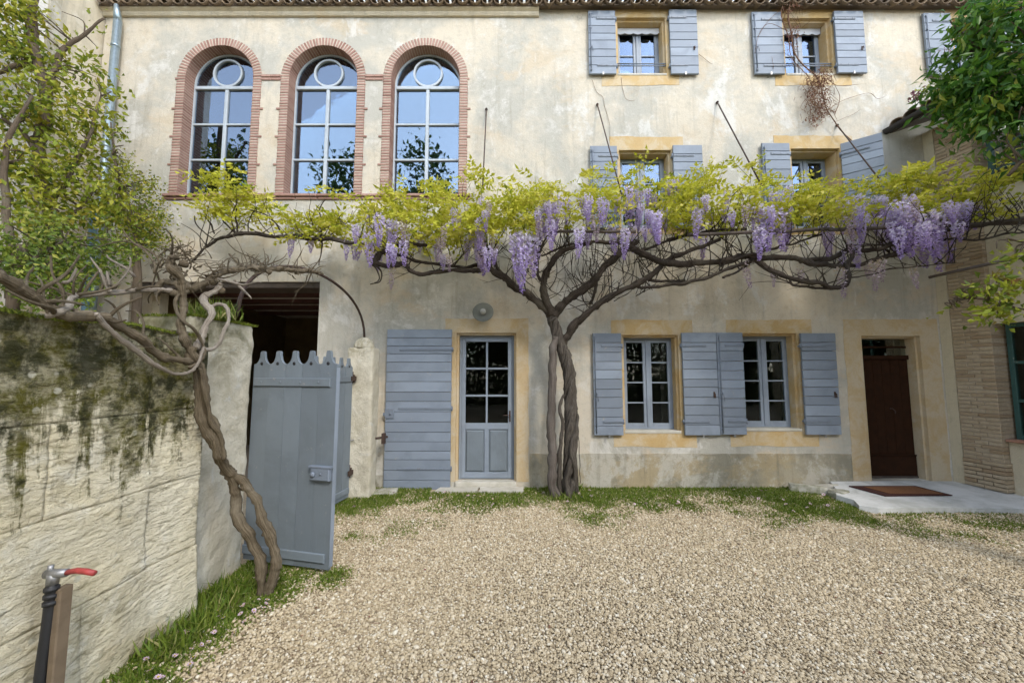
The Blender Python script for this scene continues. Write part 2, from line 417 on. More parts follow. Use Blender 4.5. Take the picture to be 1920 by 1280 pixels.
def m_post(name, lo, hi):
    m, nt, b = new_mat(name)
    co = objco(nt)
    n1 = tex_noise(nt, co, 2.4, 7, 0.7, 0.6)
    c = mixc(nt, ramp(nt, n1, 0.38, 0.62), (0.62, 0.575, 0.465), (0.47, 0.425, 0.32))
    n2 = tex_noise(nt, co, 6, 7, 0.7, 0.5)
    c = mixc(nt, math_n(nt, 'MULTIPLY', ramp(nt, n2, 0.55, 0.68), 0.6), c, (0.60, 0.59, 0.55))
    geo = node(nt, 'ShaderNodeSeparateXYZ'); nt.links.new(co, geo.inputs[0])
    zz = math_n(nt, 'ADD', geo.outputs['Z'], math_n(nt, 'MULTIPLY', math_n(nt, 'SUBTRACT', n1, 0.5), 1.5))
    alg = math_n(nt, 'MULTIPLY', ramp(nt, zz, lo, hi), math_n(nt, 'ADD', math_n(nt, 'MULTIPLY', ramp(nt, n2, 0.3, 0.6), 0.5), 0.4))
    c = mixc(nt, alg, c, (0.10, 0.095, 0.03))
    n3 = tex_noise(nt, co, 28, 7, 0.75)
    c = mixc(nt, math_n(nt, 'MULTIPLY', ramp(nt, n3, 0.55, 0.75), 0.45), c, (0.2, 0.18, 0.13))
    setc(nt, b, c)
    b.inputs['Roughness'].default_value = 0.95
    b.inputs['Specular IOR Level'].default_value = 0.15
    p = bump(nt, b, n3, 0.8, 0.012)
    bump(nt, b, n2, 0.8, 0.03, p)
    return m
M['pier'] = m_post('rough_rendered_pier', 1.55, 2.2)
M['post'] = m_post('lichened_stone_post', 1.85, 2.3)
M['slab'] = m_simple('worn_white_concrete', (0.66, 0.66, 0.645), 0.9, 0, 2.6, 0.55, (0.22, 0.23, 0.19), 0.006, 0.2)
M['slab_stone'] = m_simple('pale_step_stone', (0.55, 0.52, 0.45), 0.9, 0, 5, 0.45, (0.3, 0.28, 0.2), 0.008, 0.2)
M['rubble'] = m_simple('mossy_rubble', (0.44, 0.42, 0.36), 0.95, 0, 9, 0.7, (0.12, 0.13, 0.05), 0.012, 0.2)

def m_ground():
    m, nt, b = new_mat('fine_gravel_bed')
    co = objco(nt)
    vo = node(nt, 'ShaderNodeTexVoronoi'); vo.inputs['Scale'].default_value = 48; nt.links.new(co, vo.inputs['Vector'])
    cr = nt.nodes.new('ShaderNodeValToRGB')
    cr.color_ramp.elements[0].color = (0.30, 0.235, 0.155, 1); cr.color_ramp.elements[1].color = (0.52, 0.43, 0.29, 1)
    nt.links.new(vo.outputs['Color'], cr.inputs[0])
    c = mixc(nt, math_n(nt, 'MULTIPLY', ramp(nt, tex_noise(nt, co, 1.3, 5), 0.4, 0.65), 0.5), cr.outputs[0], (0.30, 0.24, 0.155))
    setc(nt, b, c)
    b.inputs['Roughness'].default_value = 0.95
    bump(nt, b, vo.outputs['Distance'], 0.8, 0.012)
    return m
M['ground'] = m_ground()
def m_pebble():
    m, nt, b = new_mat('beige_pebble')
    oi = node(nt, 'ShaderNodeObjectInfo')
    cr = nt.nodes.new('ShaderNodeValToRGB')
    el = cr.color_ramp.elements
    cols = [(0.0, (0.22, 0.165, 0.105)), (0.10, (0.40, 0.315, 0.195)), (0.5, (0.505, 0.41, 0.265)), (0.85, (0.58, 0.485, 0.335)), (1.0, (0.70, 0.64, 0.51))]
    while len(el) < len(cols): el.new(0.5)
    for i, (p, c) in enumerate(cols): el[i].position = p; el[i].color = (*c, 1)
    nt.links.new(oi.outputs['Random'], cr.inputs[0])
    setc(nt, b, cr.outputs[0])
    b.inputs['Roughness'].default_value = 0.85
    b.inputs['Specular IOR Level'].default_value = 0.3
    return m
M['pebble'] = m_pebble()

# ------------------------------------------------------------------ mesh helpers
class MB:
    def __init__(s): s.v = []; s.f = []; s.uv = []; s.fr = []; s.smooth = []
    def add(s, vs, fs, uvs=None, rnd=None, smooth=False):
        o = len(s.v)
        s.v.extend([tuple(x) for x in vs])
        for k, f in enumerate(fs):
            s.f.append(tuple(i + o for i in f))
            s.uv.append(uvs[k] if uvs else None)
            s.fr.append(rnd)
            s.smooth.append(smooth)
    def box(s, x0, x1, y0, y1, z0, z1, M4=None):
        vs = [Vector(p) for p in ((x0, y0, z0), (x1, y0, z0), (x1, y1, z0), (x0, y1, z0), (x0, y0, z1), (x1, y0, z1), (x1, y1, z1), (x0, y1, z1))]
        if M4 is not None: vs = [M4 @ p for p in vs]
        s.add(vs, [(0, 3, 2, 1), (4, 5, 6, 7), (0, 1, 5, 4), (1, 2, 6, 5), (2, 3, 7, 6), (3, 0, 4, 7)])
        return s
    def cbox(s, x0, x1, y0, y1, z0, z1, c=0.004, M4=None):
        """box whose -y face is chamfered"""
        vs = [Vector(p) for p in ((x0, y1, z0), (x1, y1, z0), (x1, y1, z1), (x0, y1, z1),
                                  (x0, y0 + c, z0), (x1, y0 + c, z0), (x1, y0 + c, z1), (x0, y0 + c, z1),
                                  (x0 + c, y0, z0 + c), (x1 - c, y0, z0 + c), (x1 - c, y0, z1 - c), (x0 + c, y0, z1 - c))]
        if M4 is not None: vs = [M4 @ p for p in vs]
        fs = [(0, 3, 2, 1), (8, 9, 10, 11)]
        for i in range(4):
            j = (i + 1) % 4
            fs.append((i, j, j + 4, i + 4)); fs.append((i + 4, j + 4, j + 8, i + 8))
        s.add(vs, fs)
        return s
    def prism(s, poly, y0, y1, M4=None, caps=True):
        """polygon in x,z pushed from y0 to y1 (counter-clockwise seen from -y)"""
        n = len(poly)
        vs = [Vector((x, y0, z)) for x, z in poly] + [Vector((x, y1, z)) for x, z in poly]
        if M4 is not None: vs = [M4 @ p for p in vs]
        fs = [tuple(range(n)), tuple(range(2 * n - 1, n - 1, -1))] if caps else []
        for i in range(n):
            j = (i + 1) % n
            fs.append((i, i + n, j + n, j))
        s.add(vs, fs)
        return s
    def strip(s, outer, inner, y0, y1, closed=False):
        """ring between two point rows in x,z, thick from y0 to y1"""
        n = len(outer)
        vs = [Vector((x, y0, z)) for x, z in outer] + [Vector((x, y0, z)) for x, z in inner] + \
             [Vector((x, y1, z)) for x, z in outer] + [Vector((x, y1, z)) for x, z in inner]
        fs = []
        for i in range(n if closed else n - 1):
            j = (i + 1) % n
            fs += [(i, j, n + j, n + i), (i + 2 * n, 3 * n + i, 3 * n + j, 2 * n + j),
                   (i, 2 * n + i, 2 * n + j, j), (n + i, n + j, 3 * n + j, 3 * n + i)]
        if not closed:
            fs += [(0, n, 3 * n, 2 * n), (n - 1, 3 * n - 1, 4 * n - 1, 2 * n - 1)]
        s.add(vs, fs)
        return s
    def tube(s, pts, radii, sides=8, smooth=True, lump=0.0, seed=0, rnd=None):
        pts = [Vector(p) for p in pts]
        n = len(pts)
        if isinstance(radii, (int, float)): radii = [radii] * n
        t0 = (pts[1] - pts[0]).normalized()
        up = Vector((0, 0, 1)) if abs(t0.z) < 0.9 else Vector((1, 0, 0))
        nrm = t0.cross(up).normalized()
        vs, L = [], 0.0
        Ls = []
        for i, p in enumerate(pts):
            t = (pts[min(i + 1, n - 1)] - pts[max(i - 1, 0)]).normalized()
            nrm = (nrm - t * nrm.dot(t))
            nrm = nrm.normalized() if nrm.length > 1e-6 else t.orthogonal().normalized()
            bi = t.cross(nrm)
            if i: L += (p - pts[i - 1]).length
            Ls.append(L)
            for k in range(sides):
                a = 2 * math.pi * k / sides
                dr = nrm * math.cos(a) + bi * math.sin(a)
                r = radii[i]
                if lump:
                    q = p + dr * r
                    r *= 1 + lump * (mnoise.noise(q * (0.55 / max(radii[i], 0.01)) + Vector((seed, 0, 0))) + 0.5 * mnoise.noise(q * 3.0))
                vs.append(p + dr * r)
        fs, uvs = [], []
        for i in range(n - 1):
            for k in range(sides):
                k2 = (k + 1) % sides
                fs.append((i * sides + k, i * sides + k2, (i + 1) * sides + k2, (i + 1) * sides + k))
                uvs.append([(k / sides, Ls[i]), ((k + 1) / sides, Ls[i]), ((k + 1) / sides, Ls[i + 1]), (k / sides, Ls[i + 1])])
        fs.append(tuple(range(sides - 1, -1, -1))); uvs.append([(0, 0)] * sides)
        fs.append(tuple(range((n - 1) * sides, n * sides))); uvs.append([(0, 0)] * sides)
        s.add(vs, fs, uvs, rnd, smooth)
        return s
    def lathe(s, prof, cx, cy, cz, n=20, axis='z', smooth=True):
        """profile of (radius, height)"""
        vs = []
        for r, h in prof:
            for k in range(n):
                a = 2 * math.pi * k / n
                if axis == 'z': vs.append((cx + r * math.cos(a), cy + r * math.sin(a), cz + h))
                else: vs.append((cx + r * math.cos(a), cy - h, cz + r * math.sin(a)))
        fs = []
        for i in range(len(prof) - 1):
            for k in range(n):
                k2 = (k + 1) % n
                fs.append((i * n + k, i * n + k2, (i + 1) * n + k2, (i + 1) * n + k))
        fs.append(tuple(range(n - 1, -1, -1))); fs.append(tuple(range((len(prof) - 1) * n, len(prof) * n)))
        s.add(vs, fs, None, None, smooth)
        return s
    def mesh(s, name):
        me = bpy.data.meshes.new(name)
        me.from_pydata(s.v, [], s.f)
        if any(u is not None for u in s.uv):
            ul = me.uv_layers.new(name='UVMap')
            flat = []
            for f, u in zip(s.f, s.uv):
                for k in range(len(f)): flat.extend(u[k] if u else (0, 0))
            ul.data.foreach_set('uv', flat)
        if any(r is not None for r in s.fr):
            at = me.attributes.new('rnd', 'FLOAT', 'FACE')
            at.data.foreach_set('value', [r if r is not None else 0.5 for r in s.fr])
        me.polygons.foreach_set('use_smooth', s.smooth)
        me.update()
        return me
    def build(s, name, mat, parent=None):
        return obj(name, s.mesh(name), mat, parent)

def obj(name, me, mat=None, parent=None):
    o = bpy.data.objects.new(name, me)
    COL.objects.link(o)
    if mat is not None and me is not None and len(me.materials) == 0: me.materials.append(M[mat] if isinstance(mat, str) else mat)
    if parent is not None: o.parent = parent
    return o
def empty(name, loc=(0, 0, 0), parent=None, rz=0.0):
    o = bpy.data.objects.new(name, None)
    o.empty_display_size = 0.1
    COL.objects.link(o)
    o.location = loc
    o.rotation_euler = (0, 0, rz)
    if parent is not None: o.parent = parent
    return o
def tag(o, label, cat, group=None):
    o['label'] = label; o['category'] = cat
    if group: o['group'] = group
    return o
def smooth_line(pts, per=5):
    pts = [Vector(p) for p in pts]
    if len(pts) < 3: return pts
    out = []
    ext = [pts[0] * 2 - pts[1]] + pts + [pts[-1] * 2 - pts[-2]]
    for i in range(1, len(ext) - 2):
        a, b, c, d = ext[i - 1], ext[i], ext[i + 1], ext[i + 2]
        for k in range(per):
            t = k / per
            out.append(0.5 * ((2 * b) + (c - a) * t + (2 * a - 5 * b + 4 * c - d) * t * t + (3 * b - a - 3 * c + d) * t ** 3))
    out.append(pts[-1])
    return out
def branch(mb, uvd, r0, r1, sides=9, per=5, lump=0.25, wob=0.012, seed=0, pts=None, knob=0.28):
    """a limb through survey points (u, v, distance from facade)"""
    line = pts if pts is not None else [P(*q) for q in uvd]
    line = smooth_line(line, per)
    n = len(line)
    out = []
    for i, p in enumerate(line):
        w = Vector((mnoise.noise(p * 6.5 + Vector((seed, 0, 0))), mnoise.noise(p * 5 + Vector((0, seed + 9, 0))), mnoise.noise(p * 5 + Vector((0, 0, seed + 31)))))
        out.append(p + w * wob * 2 * (1 if 0 < i < n - 1 else 0))
    rad = [(r0 + (r1 - r0) * (i / (n - 1))) * (1 + knob * mnoise.noise(out[i] * 9 + Vector((seed, 3, 0))) + 0.6 * knob * max(0, mnoise.noise(out[i] * 21 + Vector((0, seed, 0))))) for i in range(n)]
    mb.tube(out, rad, sides, True, lump, seed)
    return out
def np_mesh(name, verts, faces_n, mat, rnd=None, parent=None, smooth=False, nv=4):
    """many small faces at once: verts (N*nv,3), every nv verts one face"""
    verts = np.asarray(verts, dtype=np.float32).reshape(-1, 3)
    nf = len(verts) // nv
    me = bpy.data.meshes.new(name)
    me.vertices.add(len(verts)); me.vertices.foreach_set('co', verts.ravel())
    me.loops.add(nf * nv); me.loops.foreach_set('vertex_index', np.arange(nf * nv, dtype=np.int32))
    me.polygons.add(nf)
    me.polygons.foreach_set('loop_start', np.arange(0, nf * nv, nv, dtype=np.int32))
    me.update(calc_edges=True)
    if rnd is not None:
        at = me.attributes.new('rnd', 'FLOAT', 'FACE')
        at.data.foreach_set('value', np.asarray(rnd, dtype=np.float32))
    me.validate()
    return obj(name, me, mat, parent)

def unit(a): return a / np.maximum(np.linalg.norm(a, axis=-1, keepdims=True), 1e-9)
def leaf_quads(pos, direc, length, width, curl=0.25):
    """folded leaves: two quads-worth of kite each; returns (N*2*3 verts as triangles pairs) as (2N,4)"""
    n = len(pos)
    direc = unit(direc)
    side = unit(np.cross(direc, rng.normal(size=(n, 3))))
    nor = np.cross(direc, side)
    L = np.asarray(length).reshape(-1, 1) * np.ones((n, 1)); W = np.asarray(width).reshape(-1, 1) * np.ones((n, 1))
    base = pos; tip = pos + direc * L - nor * L * curl * 0.6
    mid = pos + direc * L * 0.45 + nor * L * 0.03
    l = pos + direc * L * 0.42 + side * W * 0.5 + nor * W * curl
    r = pos + direc * L * 0.42 - side * W * 0.5 + nor * W * curl
    q = np.stack([np.stack([base, l, tip, mid], 1), np.stack([base, mid, tip, r], 1)], 1)   # n,2,4,3
    return q.reshape(-1, 3)

# ================================================================== SETTING: ground
gm = MB()
gm.add([(-90, -90, 0), (90, -90, 0), (90, 60, 0), (-90, 60, 0)], [(0, 1, 2, 3)])
ground = gm.build('ground', 'ground')
ground['kind'] = 'structure'
ground['label'] = 'beige gravel courtyard ground in front of the house'

# ================================================================== HOUSE
house = empty('farmhouse', (0, 0, 0))
tag(house, 'old cream plastered farmhouse with blue-grey shutters and three arched brick windows', 'house')
WX0, WX1, WTOP = -6.36, 11.0, 7.45
WT = 0.40
ARC_X = [-4.52, -2.915, -1.335]
A_IN, A_OUT, A_SPR, A_SILL = 0.525, 0.65, 6.17, 4.30
op = {}
op['top1'] = rect(1155, 1250, 32, 142)
op['top2'] = rect(1469, 1561, 33, 142)
op['top3'] = rect(1788, 1882, 33, 142)
op['mid1'] = rect(1160, 1262, 280, 428)
op['mid2'] = rect(1485, 1581, 277, 428)
op['low1'] = rect(1167, 1276, 626, 812)
op['low2'] = rect(1391, 1500, 623, 808)
op['door'] = (*rect(853, 970, 622, 912)[:2], 0.09, FZ(622))
op['brown'] = (*rect(1622, 1737, 628, 890)[:2], 0.10, FZ(628))
op['shed'] = (FX(240, 600), FX(597, 600), 0.0, FZ(528))

def arch_pts(cx, r, zb, zs, n=28):
    pts = [(cx - r, zb)]
    for k in range(n + 1):
        a = math.pi - math.pi * k / n
        pts.append((cx + r * math.cos(a), zs + r * math.sin(a)))
    pts.append((cx + r, zb))
    return pts
cu = bpy.data.curves.new('facade_outline', 'CURVE')
cu.dimensions = '2D'; cu.fill_mode = 'BOTH'; cu.extrude = WT / 2
def spl(pts):
    sp = cu.splines.new('POLY'); sp.points.add(len(pts) - 1)
    for i, (x, z) in enumerate(pts): sp.points[i].co = (x, z, 0, 1)
    sp.use_cyclic_u = True
outl = [(WX0, -0.2)]
for k in ('shed', 'door', 'brown'):
    x0, x1, z0, z1 = op[k]
    if z0 <= 0: outl += [(x0, -0.2), (x0, z1), (x1, z1), (x1, -0.2)]
outl += [(WX1, -0.2), (WX1, WTOP), (WX0, WTOP)]
spl(outl)
for k, (x0, x1, z0, z1) in op.items():
    if k != 'shed': spl([(x0, z0), (x1, z0), (x1, z1), (x0, z1)])
for cx in ARC_X: spl(arch_pts(cx, A_OUT - 0.012, A_SILL - 0.06, A_SPR))
co_ = bpy.data.objects.new('tmp_outline', cu); COL.objects.link(co_)
dg = bpy.context.evaluated_depsgraph_get()
me = bpy.data.meshes.new_from_object(co_.evaluated_get(dg))
bpy.data.objects.remove(co_); bpy.data.curves.remove(cu)
for v in me.vertices:
    x, y, z = v.co
    v.co = (x, z + WT / 2, y)
me.flip_normals(); me.name = 'wall'; me.materials.clear()
obj('wall', me, 'plaster', house)

# plinth of the ground floor, a skin of harder render
pl = MB()
pz = FZ(850)
def plinth_piece(x0, x1):
    n = 40
    top = [(x0 + (x1 - x0) * i / n, pz + 0.012 * mnoise.noise(Vector((i * 0.7, x0, 0)))) for i in range(n + 1)]
    pl.prism([(x0, -0.05), (x1, -0.05)] + top[::-1], -0.012, 0.001)
plinth_piece(FX(993, 880), FX(1597, 880))
pl.build('plinth', 'plaster_grey', house)
pl = MB(); pz = FZ(890)
plinth_piece(FX(686, 900), FX(724, 900))
pl.build('plinth', 'plaster_grey', house)

# painted surrounds: band on the face, lining in the reveal
def surround(k, outer, mat, depth, sides=True, eps=0.004):
    x0, x1, z0, z1 = op[k]
    X0, X1, Z0, Z1 = outer
    m = MB()
    # brushed-on band with a wavering outer edge
    def run(a, b):
        n_ = max(2, int(math.hypot(b[0] - a[0], b[1] - a[1]) / 0.025))
        return [(a[0] + (b[0] - a[0]) * i / n_, a[1] + (b[1] - a[1]) * i / n_) for i in range(n_)]
    closed = Z0 < z0
    zb = Z0 if closed else z0
    per = run((X0, zb), (X0, Z1)) + run((X0, Z1), (X1, Z1)) + run((X1, Z1), (X1, zb))
    per += run((X1, zb), (X0, zb)) if closed else [(X1, zb)]
    inn = [(min(max(x, x0), x1), min(max(z, z0), z1)) for x, z in per]
    outw = []
    for x, z in per:
        w = 0.016 * mnoise.noise(Vector((x * 3.1, z * 3.1, 1.7))) + 0.008 * mnoise.noise(Vector((x * 14, z * 14, 4.1)))
        sx_ = -1 if x <= x0 else 1 if x >= x1 else 0
        sz_ = -1 if z <= z0 and closed else 1 if z >= z1 else 0
        outw.append((x + sx_ * w, z + sz_ * w))
    m.strip(outw, inn, -eps, 0.001, closed)
    t = 0.014
    # rebate that takes the shutters, then the deeper lining
    m.box(x0, x0 + t, -eps, depth, z0, z1); m.box(x1 - t, x1, -eps, depth, z0, z1)
    m.box(x0 + t, x1 - t, -eps, depth, z1 - t, z1)
    m.box(x0 + t, x0 + t + 0.03, 0.05, depth, z0, z1 - t); m.box(x1 - t - 0.03, x1 - t, 0.05, depth, z0, z1 - t)
    m.box(x0 + t + 0.03, x1 - t - 0.03, 0.05, depth, z1 - t - 0.03, z1 - t)
    return m.build('painted_surround', mat, house)
def sill(k, depth, mat='slab_stone', proud=0.012, th=0.035):
    x0, x1, z0, z1 = op[k]
    m = MB(); m.cbox(x0 + 0.015, x1 - 0.015, -proud, depth, z0 - 0.002, z0 + th, 0.006)
    return m.build('window_sill', mat, house)

def casement(k, recess, rows, glass, frame_mat, pelmet=False, bar=False, lift=0.035, name='window', open_leaf=False):
    x0, x1, z0, z1 = op[k]
    x0 += 0.044; x1 -= 0.044; z0 += lift; z1 -= 0.044
    w = empty(name, ((x0 + x1) / 2, recess, z0), house)
    hx, H = (x1 - x0) / 2, z1 - z0
    f = MB(); fr = 0.03
    f.cbox(-hx, -hx + fr, 0, 0.05, 0, H); f.cbox(hx - fr, hx, 0, 0.05, 0, H)
    f.cbox(-hx + fr, hx - fr, 0, 0.05, H - fr, H); f.cbox(-hx + fr, hx - fr, -0.012, 0.05, 0, fr * 1.1)
    st = 0.042
    f.cbox(-0.022, 0.022, -0.022, 0.03, fr * 1.1, H - fr, 0.006)
    panes = []
    for s in (-1, 1):
        a, b = (-hx + fr, -0.022) if s < 0 else (0.022, hx - fr)
        zb, zt = fr * 1.1, H - fr
        f.cbox(a, a + st, -0.010, 0.03, zb, zt); f.cbox(b - st, b, -0.010, 0.03, zb, zt)
        f.cbox(a + st, b - st, -0.010, 0.03, zb, zb + st * 1.3); f.cbox(a + st, b - st, -0.010, 0.03, zt - st, zt)
        ph = (zt - st - zb - st * 1.3) / rows
        for r in range(rows):
            p0 = zb + st * 1.3 + ph * r
            if r: f.cbox(a + st, b - st, -0.006, 0.024, p0 - 0.010, p0 + 0.010, 0.003)
            panes.append((a + st, b - st, p0 + (0.010 if r else 0), p0 + ph - (0.010 if r < rows - 1 else 0)))
    f.build('frame', frame_mat, w)
    for a, b, c, d in panes:
        q = MB(); jit = random.uniform(-0.0015, 0.0015)
        q.box(a, b, 0.009 + jit, 0.012 + jit, c, d)
        q.build('pane', glass, w)
    if pelmet:
        q = MB(); n = 60; top = H - fr * 0.2; pts = []
        for i in range(n + 1):
            x = -hx + 0.005 + (2 * hx - 0.01) * i / n
            pts.append((x, top - 0.085 - 0.022 * abs(math.sin(i / n * math.pi * 5))))
        q.prism(pts + [(hx - 0.005, top), (-hx + 0.005, top)], -0.055, -0.045)
        q.build('pelmet', 'white_cloth', w)
    if bar:
        q = MB()
        for dz in (0.0, 0.035):
            q.tube([(-hx - 0.05, -recess + 0.03, 0.15 + dz), (hx + 0.05, -recess + 0.03, 0.15 + dz)], 0.009, 8)
        q.build('guard_bar', 'blue_iron', w)
    return w

OC = {}
surround('top1', (FX(1128, 85), FX(1272, 85), FZ(161), FZ(9)), 'ochre', 0.30)
surround('top2', (FX(1450, 85), FX(1592, 85), FZ(161), FZ(9)), 'ochre', 0.30)
surround('top3', (FX(1775, 85), FX(1900, 85), FZ(158), FZ(9)), 'ochre', 0.30)
surround('mid1', (FX(1145, 350), FX(1284, 350), FZ(440), FZ(257)), 'ochre', 0.32)
surround('mid2', (FX(1456, 350), FX(1605, 350), FZ(440), FZ(255)), 'ochre', 0.32)
surround('low1', (FX(1148, 718), FX(1302, 718), FZ(838), FZ(600)), 'ochre', 0.30)
surround('low2', (FX(1366, 718), FX(1528, 718), FZ(836), FZ(599)), 'ochre', 0.30)
surround('door', (FX(833, 750), FX(991, 750), op['door'][2], FZ(597)), 'ochre_pale', 0.26)
surround('brown', (FX(1590, 750), FX(1770, 750), op['brown'][2], FZ(598)), 'ochre_pale', 0.26)
for u0, u1 in ((1000, 1128), (1272, 1450), (1592, 1775)):   # the ochre strip under the eaves right of the middle
    m = MB(); m.box(FX(u0, 12), FX(u1, 12), -0.004, 0.001, FZ(17), FZ(7)); m.build('eaves_band', 'ochre_pale', house)

for k in ('top1', 'top2', 'top3'): sill(k, 0.3)
for k in ('low1', 'low2'): sill(k, 0.3)
casement('top1', 0.20, 2, 'glass_top', 'blue_trim', pelmet=True, bar=True)
casement('top2', 0.20, 2, 'glass_top', 'blue_trim', pelmet=True, bar=True)
casement('top3', 0.20, 2, 'glass_top', 'blue_trim')
casement('mid1', 0.20, 3, 'glass_top', 'blue_trim')
casement('mid2', 0.24, 3, 'glass_top', 'blue_trim')
casement('low1', 0.17, 4, 'glass_old', 'blue_trim')
casement('low2', 0.17, 4, 'glass_old', 'blue_trim')

# glazed door
def glazed_door():
    x0, x1, z0, z1 = op['door']
    x0 += 0.046; x1 -= 0.046; z1 -= 0.046
    d = empty('glazed_door', ((x0 + x1) / 2, 0.13, z0), house)
    hx, H = (x1 - x0) / 2, z1 - z0
    f = MB(); fr = 0.035
    f.cbox(-hx, -hx + fr, 0, 0.06, 0, H); f.cbox(hx - fr, hx, 0, 0.06, 0, H); f.cbox(-hx + fr, hx - fr, 0, 0.06, H - fr, H)
    st = 0.055; a, b = -hx + fr, hx - fr; zt = H - fr
    f.cbox(a, a + st, -0.012, 0.03, 0.015, zt); f.cbox(b - st, b, -0.012, 0.03, 0.015, zt)
    f.cbox(a + st, b - st, -0.012, 0.03, 0.015, 0.10); f.cbox(a + st, b - st, -0.012, 0.03, zt - st, zt)
    midz = 0.10 + (zt - 0.10) * 0.34
    f.cbox(a + st, b - st, -0.012, 0.03, midz - 0.05, midz + 0.04)
    f.cbox(-0.03, 0.03, -0.012, 0.03, 0.10, midz - 0.05)
    g0, g1 = midz + 0.04, zt - st
    f.cbox(-0.014, 0.014, -0.008, 0.025, g0, g1, 0.003)
    ph = (g1 - g0) / 3
    for r in (1, 2):
        f.cbox(a + st, -0.014, -0.008, 0.025, g0 + ph * r - 0.014, g0 + ph * r + 0.014, 0.003)
        f.cbox(0.014, b - st, -0.008, 0.025, g0 + ph * r - 0.014, g0 + ph * r + 0.014, 0.003)
    f.build('frame', 'blue_trim', d)
    for r in range(3):
        for (p, q) in ((a + st, -0.014), (0.014, b - st)):
            m = MB(); m.box(p, q, 0.010, 0.013, g0 + ph * r + (0.014 if r else 0), g0 + ph * (r + 1) - (0.014 if r < 2 else 0))
            m.build('pane', 'glass_old', d)
    for (p, q) in ((a + st, -0.03), (0.03, b - st)):
        m = MB(); m.cbox(p + 0.012, q - 0.012, -0.016, 0.02, 0.112, midz - 0.062, 0.018); m.box(p, q, 0.004, 0.022, 0.10, midz - 0.05)
        m.build('panel', 'blue_gate', d)
    m = MB()
    m.box(b - st * 0.72, b - st * 0.28, -0.018, -0.012, midz + 0.06, midz + 0.22)
    m.tube([(b - st / 2, -0.012, midz + 0.16), (b - st / 2, -0.055, midz + 0.16), (b - st / 2 - 0.03, -0.06, midz + 0.16), (b - st / 2 - 0.10, -0.06, midz + 0.155)], 0.008, 8)
    m.build('handle', 'iron', d)
glazed_door()
# brown door with transom bars
def brown_door():
    x0, x1, z0, z1 = op['brown']
    x0 += 0.046; x1 -= 0.046; z1 -= 0.046
    d = empty('plank_door', ((x0 + x1) / 2, 0.17, z0), house)
    hx, H = (x1 - x0) / 2, z1 - z0
    zt = H * 0.865
    n = 6; w = 2 * hx / n
    for i in range(n):
        m = MB(); m.cbox(-hx + w * i + 0.001, -hx + w * (i + 1) - 0.001, random.uniform(-.002, .002), 0.04, 0.33, zt - 0.03, 0.004)
        m.build('plank', 'brown_door', d)
    m = MB(); m.cbox(-hx, hx, -0.022, 0.04, 0.03, 0.315, 0.01); m.cbox(-hx, hx, -0.03, 0.04, 0.315, 0.333, 0.006); m.build('kick_board', 'brown_door', d)
    m = MB(); m.cbox(-hx, hx, -0.03, 0.05, 0.0, 0.028, 0.006); m.build('threshold', 'dark_wood', d)
    m = MB(); m.cbox(-hx, hx, -0.03, 0.06, zt - 0.03, zt + 0.03, 0.008); m.cbox(-hx, hx, 0.0, 0.03, zt + 0.14, zt + 0.17, 0.004); m.build('transom', 'brown_door', d)
    m = MB(); m.box(-hx, hx, 0.02, 0.024, zt + 0.03, zt + 0.14); m.build('pane', 'glass_old', d)
    m = MB(); m.box(-hx, hx, 0.02, 0.024, zt + 0.17, H); m.build('pane', 'glass_old', d)
    m = MB(); m.tube([(0.08, 0, 1.0), (0.08, -0.04, 1.0), (0.11, -0.045, 0.97), (0.11, -0.045, 0.93)], 0.007, 7); m.build('handle', 'iron', d)
brown_door()
x0, x1, z0, z1 = op['door']
m = MB(); m.cbox(x0 + 0.016, x1 - 0.016, -0.03, 0.30, 0.0, z0 + 0.002, 0.01); m.build('threshold', 'slab_stone', house)

